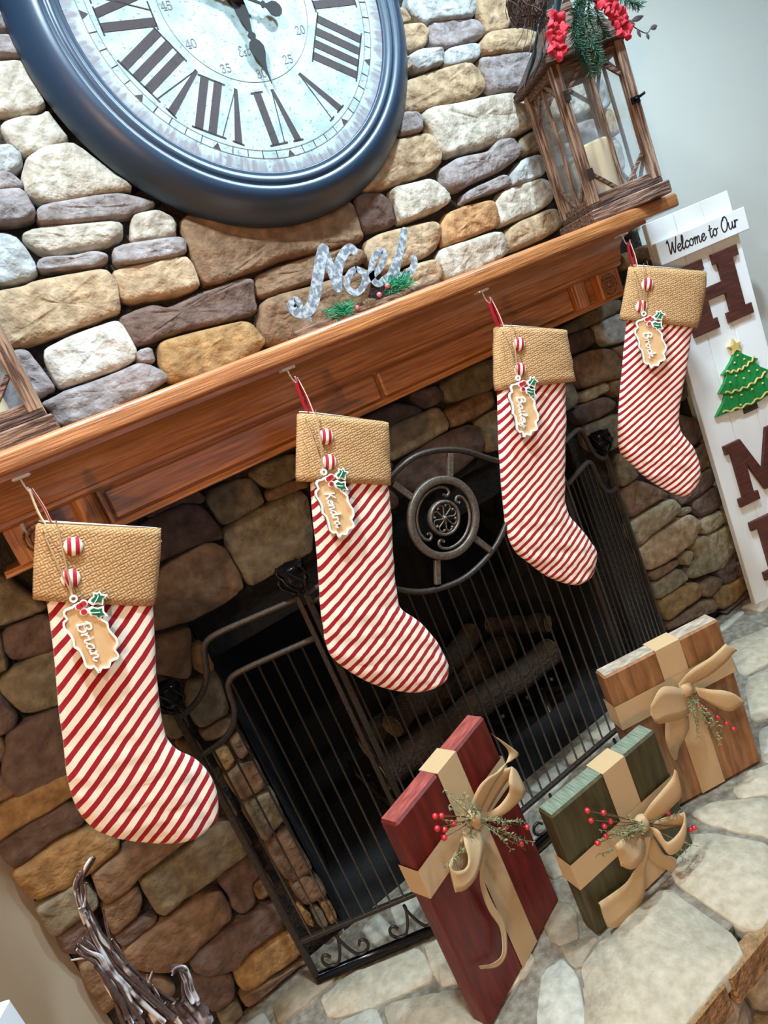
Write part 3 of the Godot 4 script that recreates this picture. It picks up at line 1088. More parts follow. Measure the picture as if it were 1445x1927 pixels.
func button_slice(s: SurfaceTool, at: Vector3, r: float, xa: float, xb: float) -> void:
	var spin := Basis(Vector3.BACK, deg_to_rad(-24.0))
	var rows := []
	for i in 3:
		var x := lerpf(xa, xb, i / 2.0)
		var h := sqrt(maxf(r * r - x * x, 0.0))
		var row := []
		for k in 11:
			var y := lerpf(-h, h, k / 10.0)
			var rr := Vector2(x, y).length() / r
			row.append(at + spin * Vector3(x, y, 0.0055 * sqrt(maxf(1.0 - rr * rr, 0.0))))
		rows.append(row)
	grid(s, rows, false)

func name_tag(st: Node3D, idx: int, ring: Vector2, tlen: float, tang: float, o: Vector3, yaw: float, cl: Vector2, cr: Vector2) -> void:
	var t := thing("name_tag", ["wooden name tag lettered white, with holly, on the largest leftmost stocking", "wooden name tag with holly on the stocking second from the left", "wooden name tag with holly on the stocking beside the screen medallion", "wooden name tag with holly on the rightmost stocking by the sign"][idx], "tag", o, yaw, "wooden name tags on the stockings")
	var b := Basis(Vector3.UP, -deg_to_rad(yaw))
	t.position = o + b * Vector3(ring.x, ring.y, 0.028)
	t.rotation = Vector3.ZERO
	t.basis = b * Basis(Vector3.BACK, deg_to_rad(tang))
	var k := tlen * 0.001 / 100.0
	var out := v2([-2.2,-7.2,-4.9,-8.7,-13.5,-9.1,-17.0,-14.7,-15.5,-21.1,-20.4,-23.5,-21.7,-32.0,-18.5,-40.4,-17.1,-49.4,-18.5,-57.9,-14.4,-63.8,-13.3,-75.7,-13.4,-85.6,-8.6,-91.6,-4.8,-90.5,-2.8,-98.2,-0.3,-100.4,4.1,-96.4,11.9,-99.1,16.0,-92.6,25.0,-91.9,27.4,-86.3,25.5,-79.2,30.6,-74.3,31.7,-65.4,28.1,-56.0,27.0,-49.5,28.0,-43.4,23.5,-36.9,15.4,-23.9,4.1,-9.0], k)
	var s := S()
	plate(s, out, -0.003, 0.0)
	obj("backing", s, M.tag_edge, t)
	s = S()
	plate(s, inset(ccw(out), 0.0012), 0.0, 0.0014)
	obj("plaque", s, M.tag_wood, t)
	s = S()
	stroke(s, smooth_line(inset(ccw(out), 0.0014), 2, true), 0.0029, 0.0, 0.0042, true)
	obj("rim", s, M.white, t)
	s = S()
	var c := []
	for i in 14:
		c.append(Vector2.from_angle(TAU * i / 14) * 0.0042)
	stroke(s, c, 0.0026, -0.001, 0.0036, true)
	obj("ring", s, M.white, t)
	for lf in [[13.7,-9.6,17.5,-6.6,22.1,-5.1,23.2,0.3,27.4,-2.9,31.3,-0.5,32.0,-5.9,38.5,-9.5,32.2,-12.5,29.4,-19.7,23.8,-16.1,18.0,-15.8], [10.1,-17.2,16.8,-16.0,22.3,-20.8,29.8,-21.1,28.0,-27.6,30.8,-35.3,23.8,-33.5,18.6,-35.9,17.5,-30.2,11.9,-27.7,10.1,-22.4]]:
		var p := ccw(v2(lf, k))
		s = S()
		plate(s, p, 0.002, 0.0048)
		var bd := obj("leaf", s, M.white, t)
		s = S()
		var mid := Vector2.ZERO
		for q in p:
			mid += q / p.size()
		var inner := []
		for q in p:
			inner.append(mid.lerp(q, 0.68))
		plate(s, inner, 0.0048, 0.0056)
		obj("leaf_fill", s, M.holly, bd)
		s = S()
		stroke(s, [p[0].lerp(mid, 0.3), mid, mid.lerp(p[6], 0.35)], 0.0013, 0.005, 0.0060)
		obj("leaf_vein", s, M.white, bd)
	for q in v2([2.8,-11.1,8.7,-9.6,6.0,-19.6], k):
		s = S()
		var disc := []
		var disc2 := []
		for i in 14:
			disc.append(q + Vector2.from_angle(TAU * i / 14) * 0.0056)
			disc2.append(q + Vector2.from_angle(TAU * i / 14) * 0.0040)
		plate(s, disc, 0.002, 0.0052)
		var bd := obj("berry", s, M.white, t)
		s = S()
		plate(s, disc2, 0.0052, 0.0062)
		obj("berry_fill", s, M.berry, bd)
	var tl := v2([-4.0,-34.1,6.2,-76.4], k)
	var word: String = WORDS[idx]
	var ex: Vector2 = Vector2(0.10, -1).normalized()
	var sc := minf(0.061 / text_width(word), 0.0118)
	var sy := 0.0080
	var ey := Vector2(-ex.y, ex.x)
	var start: Vector2 = (tl[0] + tl[1]) / 2 - ex * text_width(word) * sc / 2 - ey * sy * 0.8 + Vector2(0.0, -0.002)
	s = S()
	script_text(s, word, start, ex * sc, ey * sy, 0.0021, 0.0014, 0.0045)
	obj("lettering", s, M.white, t)
	# twine up to the corner of the cuff
	s = S()
	var inv := t.basis.inverse()
	for e in [Vector3(cl.x + 0.004, cl.y - 0.012, 0.019), Vector3(cl.x + 0.026, cl.y - 0.004, 0.021)]:
		var a: Vector3 = inv * (b * (e - Vector3(ring.x, ring.y, 0.028)))
		tube(s, smooth_line([Vector3(0, 0.002, 0.001), a * 0.5 + Vector3(0, 0, 0.004), a], 5), 0.0011)
	obj("twine", s, M.twine, t)

# ------------------------------------------------------------------ fireplace screen
func build_screen() -> void:
	var t := thing("fire_screen", "three-panel black iron fireplace screen with scrollwork and round medallion", "fire screen")
	var HL := Vector3(-0.383, 0, 0.131)
	var HR := Vector3(0.237, 0, 0.131)
	var OL := Vector3(-0.645, 0, 0.012)
	var OR := Vector3(0.500, 0, 0.0)
	for w in [[OL, HL], [OR, HR]]:
		wing(t, w[0], w[1])
	# centre panel
	var x0 := -0.383
	var cx := -0.073
	var z := 0.131
	var up := func(pts: Array) -> Array:
		var r := []
		for p in pts:
			r.append(Vector3(cx + p.x, p.y, z))
		return r
	for sg in [-1, 1]:
		var s := S()
		beam(s, Vector3(cx + sg * 0.302, HY, z), Vector3(cx + sg * 0.302, 0.715, z), 0.011, 0.009, Vector3.BACK)
		obj("centre_post", s, M.iron, t)
	var s := S()
	var arch := [Vector2(-0.302, 0.707), Vector2(-0.24, 0.712), Vector2(-0.17, 0.752), Vector2(-0.10, 0.805), Vector2(-0.03, 0.832), Vector2(0.03, 0.832), Vector2(0.10, 0.805), Vector2(0.17, 0.752), Vector2(0.24, 0.712), Vector2(0.302, 0.707)]
	tube(s, up.call(smooth_line(arch, 5)), 0.0062)
	obj("top_arch", s, M.iron, t)
	s = S()
	var low := [Vector2(-0.302, 0.690), Vector2(-0.24, 0.683), Vector2(-0.17, 0.650), Vector2(-0.10, 0.600), Vector2(-0.03, 0.578), Vector2(0.03, 0.578), Vector2(0.10, 0.600), Vector2(0.17, 0.650), Vector2(0.24, 0.683), Vector2(0.302, 0.690)]
	var lowc := smooth_line(low, 5)
	tube(s, up.call(lowc), 0.0058)
	obj("lower_arch", s, M.iron, t)
	# medallion
	var mc := Vector3(-0.066, 0.704, z + 0.002)
	s = S()
	lathe(s, [Vector2(0.066, -0.004), Vector2(0.066, 0.005), Vector2(0.068, 0.007), Vector2(0.079, 0.007), Vector2(0.081, 0.005), Vector2(0.081, -0.004), Vector2(0.066, -0.004)], 48, mc)
	var md := obj("medallion_ring", s, M.iron_brightened, t)
	for e in [[-0.047, 0.066, -0.072, 0.105], [0.047, 0.066, 0.066, 0.106], [-0.047, -0.066, -0.066, -0.110], [0.047, -0.066, 0.072, -0.108]]:
		s = S()
		beam(s, mc + Vector3(e[0], e[1], -0.001), mc + Vector3(e[2], e[3], -0.001), 0.012, 0.009, Vector3.BACK)
		obj("spoke", s, M.iron_brightened, t)
	for k in 2:
		s = S()
		var sc := []
		for i in 15:
			var a := deg_to_rad(lerpf(-5.0, 105.0, i / 14.0) + 180.0 * k + 80.0)
			sc.append(mc + Vector3(cos(a), sin(a), 0) * 0.060)
		var a0 := deg_to_rad(105.0 + 180.0 * k + 80.0)
		var q := Vector3(cos(a0), sin(a0), 0)
		var w := Vector3(-q.y, q.x, 0)
		for p in [[0.056, 0.014], [0.047, 0.020], [0.040, 0.014], [0.045, 0.007]]:
			sc.append(mc + q * p[0] + w * p[1])
		var a1 := deg_to_rad(-5.0 + 180.0 * k + 80.0)
		q = Vector3(cos(a1), sin(a1), 0)
		w = Vector3(q.y, -q.x, 0)
		for p in [[0.056, 0.014], [0.047, 0.020], [0.040, 0.014], [0.045, 0.007]]:
			sc.push_front(mc + q * p[0] + w * p[1])
		tube(s, smooth_line(sc, 3), 0.0030)
		obj("medallion_scroll", s, M.iron_brightened, md)
	s = S()
	lathe(s, [Vector2(0.029, -0.004), Vector2(0.029, 0.006), Vector2(0.031, 0.008), Vector2(0.034, 0.007), Vector2(0.035, 0.003), Vector2(0.035, -0.004), Vector2(0.029, -0.004)], 36, mc)
	obj("rosette_ring", s, M.iron_brightened, md)
	for k in 8:
		var a := TAU * k / 8
		s = S()
		var pet := []
		for p in [[0.005, 0.0], [0.014, -0.003], [0.022, -0.005], [0.027, 0.0], [0.025, 0.006], [0.020, 0.006]]:
			pet.append(mc + Vector3(cos(a) * p[0] - sin(a) * p[1], sin(a) * p[0] + cos(a) * p[1], 0.004))
		tube(s, smooth_line(pet, 3), 0.0017, -1.0, 5)
		ball(s, mc + Vector3(cos(a + 0.32), sin(a + 0.32), 0) * 0.024 + Vector3(0, 0, 0.004), 0.0032)
		obj("petal", s, M.iron_brightened, md)
	s = S()
	ball(s, mc + Vector3(0, 0, 0.004), 0.0055, 10)
	obj("boss", s, M.iron_brightened, md)
	# rods, rails and the bottom scrolls
	var lift := S()
	for i in 22:
		var x := -0.288 + i * 0.0274
		var y := 0.69
		for j in lowc.size() - 1:
			if lowc[j].x <= x and lowc[j + 1].x >= x:
				y = lerpf(lowc[j].y, lowc[j + 1].y, (x - lowc[j].x) / maxf(lowc[j + 1].x - lowc[j].x, 0.0001))
		s = S()
		tube(s, [Vector3(cx + x, 0.064, z), Vector3(cx + x, y, z)], 0.0022, -1.0, 6)
		obj("rod", s, M.iron, t)
	rails(t, Vector3(x0, 0, z), Vector3(0.237, 0, z), 3)
	for e in [[HL, 0.745], [HR, 0.745], [OL, 0.632], [OR, 0.632]]:
		finial(t, e[0] + Vector3(0, e[1], 0))

func finial(t: Node3D, at: Vector3) -> void:      # a knob of twisted leaves
	var s := S()
	lathe(s, [Vector2(0.006, -0.035), Vector2(0.010, -0.03), Vector2(0.007, -0.026), Vector2(0.016, -0.020), Vector2(0.024, -0.010), Vector2(0.026, 0.002), Vector2(0.022, 0.012), Vector2(0.026, 0.019), Vector2(0.022, 0.024), Vector2(0.014, 0.018), Vector2(0.001, 0.016)], 20, at, Basis(Vector3.RIGHT, -PI / 2))
	var f := obj("finial", s, M.black_gloss, t)
	for k in 7:
		s = S()
		var p := []
		for i in 7:
			var a := TAU * k / 7 + i * 0.22
			var r: float = [0.010, 0.019, 0.026, 0.0275, 0.024, 0.0265, 0.024][i]
			p.append(at + Vector3(cos(a) * r, -0.026 + i * 0.0083, sin(a) * r))
		tube(s, p, 0.0036, 0.0024, 6)
		obj("leaf_rib", s, M.black_gloss, f)

func rails(t: Node3D, a: Vector3, b: Vector3, scrolls: int) -> void:
	var s := S()
	var yy := Vector3(0, 1, 0)
	beam(s, a + yy * 0.064, b + yy * 0.064, 0.009, 0.009, Vector3.BACK)
	obj("lower_rail", s, M.iron, t)
	s = S()
	tube(s, [a + yy * (HY + 0.012), b + yy * (HY + 0.012)], 0.009, -1.0, 10)
	obj("bottom_rail", s, M.black_gloss, t)
	var d := (b - a) / scrolls
	for i in scrolls:
		for sg in [0, 1]:
			s = S()
			var o := a + d * (i + 0.5)
			var f := 1.0 if sg == 0 else -1.0
			var l := d.length() * 0.5
			var e := d.normalized() * f
			var pts := []
			for p in [[0.42, 0.30], [0.50, 0.42], [0.62, 0.40], [0.66, 0.22], [0.54, 0.06], [0.30, 0.05], [0.12, 0.35], [0.0, 0.75], [-0.0, 0.9]]:
				pts.append(o + e * l * p[0] + yy * (HY + 0.022 + p[1] * 0.075))
			tube(s, smooth_line(pts, 3), 0.0032, -1.0, 6)
			obj("bottom_scroll", s, M.iron, t)

func wing(t: Node3D, o: Vector3, h: Vector3) -> void:
	var e := (h - o).normalized()
	var lenw := (h - o).length()
	var nrm := Vector3(-e.z, 0, e.x)
	if nrm.z < 0:
		nrm = -nrm
	var at := func(p: Vector2) -> Vector3:
		return o + e * p.x + Vector3(0, p.y, 0)
	var s := S()
	beam(s, o + Vector3(0, HY, 0), o + Vector3(0, 0.60, 0), 0.012, 0.010, nrm)
	obj("outer_post", s, M.iron, t)
	s = S()
	beam(s, h - e * 0.008 + Vector3(0, HY, 0), h - e * 0.008 + Vector3(0, 0.712, 0), 0.009, 0.009, nrm)
	obj("hinge_post", s, M.iron, t)
	var c1 := [Vector2(lenw - 0.01, 0.707), Vector2(0.20, 0.706), Vector2(0.125, 0.704), Vector2(0.100, 0.694), Vector2(0.090, 0.675), Vector2(0.080, 0.645), Vector2(0.060, 0.617), Vector2(0.030, 0.598), Vector2(0.004, 0.590)]
	var c2 := [Vector2(lenw - 0.01, 0.628), Vector2(0.20, 0.627), Vector2(0.130, 0.624), Vector2(0.108, 0.614), Vector2(0.100, 0.594), Vector2(0.094, 0.560), Vector2(0.074, 0.530), Vector2(0.040, 0.513), Vector2(0.004, 0.506)]
	for c in [c1, c2]:
		s = S()
		var p := []
		for q in smooth_line(c, 4):
			p.append(at.call(q))
		tube(s, p, 0.0058)
		obj("shoulder_bar", s, M.iron, t)
	var c2s := smooth_line(c2, 4)
	for i in 9:
		var x := 0.028 + i * 0.0278
		var y := 0.62
		for j in c2s.size() - 1:
			if c2s[j + 1].x <= x and c2s[j].x >= x:
				y = lerpf(c2s[j + 1].y, c2s[j].y, (x - c2s[j + 1].x) / maxf(c2s[j].x - c2s[j + 1].x, 0.0001))
		s = S()
		tube(s, [at.call(Vector2(x, 0.064)), at.call(Vector2(x, y))], 0.0022, -1.0, 6)
		obj("rod", s, M.iron, t)
	rails(t, o, h, 2)

# ------------------------------------------------------------------ gifts
func bow_sprig(t: Node3D, k: Vector2, stems: Array, berries: Array, leaf: Material) -> void:
	var s := S()
	var c := Vector3(k.x, k.y, 0.016)
	for q in v2(stems):
		var e := Vector3(q.x, q.y, 0.024 + rng.randf() * 0.012)
		var pts := smooth_line([c, c.lerp(e, 0.5) + Vector3(rng.randf_range(-0.006, 0.006), rng.randf_range(-0.006, 0.006), 0.012), e], 5)
		tube(s, pts, 0.0009, 0.0006, 5)
		for i in range(3, pts.size()):
			for m in 3:
				var d := Vector3(rng.randf_range(-1, 1), rng.randf_range(-1, 1), rng.randf_range(-0.2, 1)).normalized() * rng.randf_range(0.005, 0.010)
				var w := d.cross(Vector3(0.3, 0.5, 0.8)).normalized() * 0.0012
				var p: Vector3 = pts[i]
				quad(s, p, p + d * 0.5 + w, p + d, p + d * 0.5 - w)
	obj("greenery_sprig", s, leaf, t)
	for q in v2(berries):
		s = S()
		var p := Vector3(q.x, q.y, 0.030)
		ball(s, p, 0.0052, 10)
		var b := obj("berry", s, M.berry, t)
		s = S()
		tube(s, smooth_line([c, c.lerp(p, 0.5) + Vector3(0, 0.004, 0.01), p], 4), 0.0007, -1.0, 5)
		obj("berry_stem", s, M.stem, b)

func gift(label: String, at: Vector3, yaw: float, h: float, wood: Material, end: Material, bands: Array, strips: Array, knot: Vector2, stems: Array, berries: Array) -> void:
	var t := thing("wooden_gift", label, "gift", at, yaw, "wooden block gifts on the hearth")
	var w := 0.264
	var d := 0.038
	var s := S()
	cbox(s, Vector3(w, h, d), 0.0035, Vector3(-w / 2, h / 2, -d / 2))
	obj("block", s, wood, t)
	s = S()
	cbox(s, Vector3(w - 0.007, 0.002, d - 0.007), 0.0, Vector3(-w / 2, h, -d / 2))
	obj("lit_end_grain", s, end, t)
	# bands of ribbon right round the block: one upright, one level
	s = S()
	var x: float = bands[0]
	var o := 0.0016
	band(s, [Vector3(x, 0.002, o), Vector3(x, h + o, o), Vector3(x, h + o, -d - o), Vector3(x, 0.002, -d - o)], Vector3(0.028, 0, 0), true)
	obj("upright_ribbon", s, M.ribbon, t)
	s = S()
	var y: float = bands[1]
	band(s, [Vector3(-w - o, y, -d - o), Vector3(-w - o, y, o * 1.8), Vector3(o, y, o * 1.8), Vector3(o, y, -d - o)], Vector3(0, 0.0275, 0), true)
	obj("level_ribbon", s, M.ribbon, t)
	var bow: MeshInstance3D
	s = S()
	var c := Vector3(knot.x, knot.y, 0.018)
	var rows := []
	for i in 9:
		var a := PI * i / 8.0
		var row := []
		for k in 12:
			var g := TAU * k / 12
			var rr := sin(a)
			row.append(c + Vector3(0.0145 * pow(rr, 0.6) * cos(g) * (1.0 + 0.10 * sin(a * 9.0)), -0.0150 * cos(a), 0.011 * pow(rr, 0.6) * sin(g) * (1.0 + 0.12 * sin(a * 9.0 + 1.0))))
		rows.append(row)
	grid(s, rows, true)
	bow = obj("bow_knot", s, M.ribbon, t)
	for e in strips:
		s = S()
		strip(s, e)
		obj("bow_loop", s, M.ribbon, bow)
	bow_sprig(t, knot, stems, berries, M.sage)

func band(s: SurfaceTool, path: Array, half: Vector3, open: bool) -> void:
	var c1 := []
	var c2 := []
	for i in path.size() - 1:
		for k in 4:
			var p: Vector3 = path[i].lerp(path[i + 1], k / 4.0)
			c1.append(p - half)
			c2.append(p + half)
	c1.append(path[path.size() - 1] - half)
	c2.append(path[path.size() - 1] + half)
	var rows := []
	for i in c1.size():
		rows.append([c1[i], c1[i].lerp(c2[i], 0.5), c2[i]])
	s.set_smooth_group(-1)
	grid(s, rows, false)
	s.set_smooth_group(0)

func build_gifts() -> void:
	gift("tall red-stained wooden block gift with burlap bow, nearest the left", Vector3(-0.206, HY, 0.253), -19.2, 0.423, M.red_wood, M.red_end_lit, [-0.124, 0.308], [[-114.9,318.8,-136.0,341.5,20,-80.6,342.5,-109.6,367.5,34,-51.5,351.6,-81.7,368.0,40,-31.6,353.0,-52.5,353.9,38,-6.1,338.4,-24.7,348.1,32,14.4,336.5,-7.1,359.4,30,-21.8,397.5,-34.4,417.0,34],
		[-108.2,295.0,-101.3,305.2,22,-83.4,286.4,-82.2,305.6,34,-54.9,285.5,-62.6,314.5,44,-32.3,287.4,-58.4,326.7,50,-24.9,297.8,-54.0,337.4,50,-22.1,328.1,-30.9,347.2,46],
		[-30.2,344.9,-20.0,326.0,44,-57.1,355.5,-41.9,324.4,36,-88.5,355.2,-64.6,316.4,28,-127.4,333.2,-96.9,302.1,18],
		[-132.5,297.4,-165.8,333.7,22,-148.5,285.8,-185.8,324.8,36,-177.9,277.5,-197.1,307.0,44,-203.5,272.2,-212.1,302.3,46,-227.4,274.9,-230.3,314.0,44,-242.4,282.5,-233.4,326.4,38],
		[-231.9,324.3,-241.0,280.2,36,-201.8,319.9,-200.0,279.5,26,-163.5,315.7,-158.8,286.1,16],
		[-137.9,275.7,-144.0,285.1,24,-154.2,247.0,-161.6,254.4,22,-165.1,211.7,-175.3,218.5,16,-164.5,165.3,-179.1,169.6,14,-159.0,121.2,-172.4,126.2,14,-172.3,92.2,-181.4,102.5,16,-188.1,77.2,-195.4,87.6,16,-212.0,81.7,-218.1,95.7,14,-241.7,111.1,-241.9,117.3,12]], Vector2(-0.1323, 0.3197), [-174.9,417.5,-150.6,384.3,-180.4,389.9,-143.4,383.2,-225.0,321.6,-233.6,319.7,-203.4,385.1,-140.6,363.2,-51.1,244.1,-25.6,214.9,-93.0,220.4,-60.5,212.4,-78.2,259.5,-33.9,179.4,-56.9,189.6], [-212.8,400.6,-201.2,390.7,-218.7,382.6,-206.4,369.1,-185.6,361.1,-213.8,360.1,-36.5,215.9,-85.0,260.9,-66.0,207.0])
	gift("small square green-stained wooden block gift with burlap bow, in the middle", Vector3(0.049, HY, 0.37), 1.75, 0.262, M.green_wood, M.green_end_lit, [-0.112, 0.134], [[-94.3,122.9,-109.3,144.8,16,-71.3,136.4,-89.3,172.9,30,-44.7,142.8,-57.6,185.3,36,-21.2,151.9,-29.8,193.7,38,-15.6,200.5,-19.4,206.3,40],
		[-94.5,104.7,-99.4,129.2,20,-96.7,89.0,-92.0,121.3,34,-92.4,71.4,-89.9,98.9,42,-68.4,67.5,-65.4,96.3,44,-46.4,81.5,-43.8,105.4,44,-33.2,100.2,-30.4,118.7,40],
		[-28.8,116.4,-32.4,95.8,38,-54.7,123.9,-48.0,95.3,30,-87.1,125.2,-86.0,106.1,16],
		[-116.3,111.4,-129.2,144.5,20,-137.1,106.9,-165.2,164.4,36,-158.6,106.5,-187.1,174.0,44,-178.8,108.9,-193.3,170.3,42,-191.9,123.2,-190.4,156.9,36],
		[-103.7,109.0,-117.4,119.8,24,-125.6,78.5,-133.8,85.0,22,-140.2,51.0,-161.3,72.5,18,-156.8,9.0,-182.6,61.3,14,-194.8,-1.2,-221.6,66.4,14,-233.3,4.7,-246.6,73.5,16,-250.7,23.1,-248.8,73.2,18],
		[-94.8,98.5,-111.4,95.9,18,-86.5,53.9,-117.9,68.4,16,-68.5,30.2,-100.0,31.5,14,-59.1,15.9,-72.7,-8.3,12]], Vector2(-0.1090, 0.1420), [-145.7,194.9,-158.3,179.5,-199.3,203.6,-214.9,193.6,-222.0,164.6,-204.6,165.7,-156.1,157.7,-181.5,192.4,-144.0,158.4,-47.6,36.1,-27.7,36.5,-57.6,28.0,-26.6,115.3], [-211.4,253.4,-183.4,227.9,-211.9,233.6,-176.8,204.3,-191.0,205.4,-195.7,187.0,-215.5,187.8,-57.0,133.3,-21.6,66.1,-12.2,63.6])
	gift("natural brown wooden block gift with burlap bow, standing behind the green one", Vector3(0.307, HY, 0.352), 17.0, 0.345, M.brown_wood, M.brown_end_lit, [-0.121, 0.251], [[-108.2,255.9,-133.1,269.0,18,-72.4,264.0,-105.5,292.7,30,-36.1,276.8,-59.6,302.9,36,-16.1,284.0,-24.5,311.7,34,-0.5,285.6,-21.0,310.7,32],
		[-99.9,220.3,-101.6,248.0,20,-83.4,201.4,-86.8,240.7,32,-59.7,178.3,-60.2,227.9,40,-31.1,180.2,-44.4,215.2,42,-22.0,177.1,-32.6,199.0,38],
		[-20.5,174.3,-30.2,195.7,34,-59.8,174.8,-57.4,216.9,26,-82.4,214.4,-86.5,235.5,16],
		[-127.2,202.4,-119.0,243.8,20,-156.8,209.7,-149.3,279.9,34,-189.5,223.7,-180.3,297.4,42,-212.1,233.4,-207.4,278.0,42,-215.7,254.2,-212.1,268.0,38],
		[-134.7,195.6,-183.0,210.9,20,-141.9,164.4,-193.5,170.7,16,-171.5,135.3,-192.7,133.2,14,-183.0,112.5,-188.8,114.6,12]], Vector2(-0.1201, 0.2522), [-113.4,178.6,-127.1,169.6,-96.1,130.7,-79.1,132.5,-102.4,145.2,-133.1,150.9,-99.6,187.6,-99.1,121.2], [-80.7,170.7,-67.4,149.3,-56.7,129.2,-107.3,172.0,-112.0,215.7,-99.7,195.6])

# ------------------------------------------------------------------ mantel decorations
func build_noel() -> void:
	var t := thing("noel_sign", "galvanized metal Noel word cut-out on a small wooden base on the mantel", "sign", Vector3(0, 1.1115, 0.06))
	var s := S()
	cbox(s, Vector3(0.335, 0.016, 0.045), 0.002, Vector3(-0.012, 0.008, -0.002))
	obj("base", s, M.base_wood, t)
	var wid := [0.0195, 0.0195, 0.0190, 0.0125, 0.0125, 0.0165, 0.0145, 0.0085, 0.0075]
	var w2 := [0.022, 0.017, 0.0170, 0.0125, 0.0125, 0.0145, 0.0135, 0.0085, 0.0075]
	var lines: Array = [[-143.1,60.2,-146.3,65.2,-153.1,61.4,-153.9,51.6,-144.0,43.8,-129.2,43.6,-112.1,55.3,-90.1,84.8,-69.0,114.8,-52.3,135.1], [-52.3,135.1,-53.0,116.2,-53.5,90.0,-55.0,64.0], [-55.0,64.0,-45.7,83.7,-31.4,103.9,-13.8,118.2,0.7,123.3,7.3,116.3], [-3.3,83.4,-16.6,81.2,-30.9,69.0,-34.7,55.7,-24.2,44.2,-8.2,46.5,5.8,57.9,9.4,73.5,-3.3,83.4], [5.0,56.0,24.4,62.7,46.1,71.0,62.9,85.0,67.4,97.4,59.5,99.6,43.5,92.7,29.4,75.9,22.7,59.1,29.1,45.6,45.1,47.0], [45.1,47.0,62.7,51.3,82.8,66.6,107.6,91.4,129.5,121.4], [129.5,121.4,106.4,91.7,86.3,65.6,78.1,51.0,88.0,43.8,110.2,45.8,124.6,56.6,128.3,67.4], [-134.3,40.2,-133.7,26.8], [101.4,44.1,97.8,27.9]]
	s = S()
	for i in lines.size():
		stroke(s, smooth_line(v2(lines[i]), 6), wid[i], -0.0012, 0.0012, false, w2[i])
	obj("word_plate", s, M.steel, t)
	# sprigs, berries and a cone along the base
	for e in [[Vector3(-0.075, 0.018, 0.014), -1.0], [Vector3(0.063, 0.028, 0.014), 1.0]]:
		s = S()
		for k in 150:
			var p: Vector3 = e[0] + Vector3(rng.randf_range(-0.026, 0.026), rng.randf_range(-0.009, 0.012), rng.randf_range(-0.004, 0.008))
			var d := Vector3(e[1] * rng.randf_range(0.2, 1.0) * (1.0 if rng.randf() < 0.75 else -0.8), rng.randf_range(-0.5, 0.9), rng.randf_range(0.0, 0.6)).normalized() * rng.randf_range(0.012, 0.022)
			tube(s, [p, p + d], 0.0009, 0.0005, 4)
		obj("pine_sprig", s, M.pine_bright, t)
	for p in [Vector3(-0.043, 0.016, 0.02), Vector3(0.012, 0.024, 0.02), Vector3(0.036, 0.034, 0.02)]:
		s = S()
		ball(s, p, 0.0052, 10)
		obj("berry", s, M.berry_pink, t)
	s = S()
	for r in 5:
		for k in 8:
			var a := TAU * k / 8 + r * 0.4
			var c := Vector3(-0.014 + (r - 2) * 0.006, 0.016, 0.016)
			var d := Vector3(0.5, cos(a), sin(a)).normalized()
			var rad := 0.0085 - absf(r - 1.5) * 0.0018
			var w := d.cross(Vector3.RIGHT).normalized() * 0.0032
			var p := c + Vector3(0, cos(a), sin(a)) * 0.002
			quad(s, p - w * 0.5, p + d * rad + w, p + d * rad * 1.15, p + d * rad - w)
	obj("pine_cone", s, M.log_end, t)

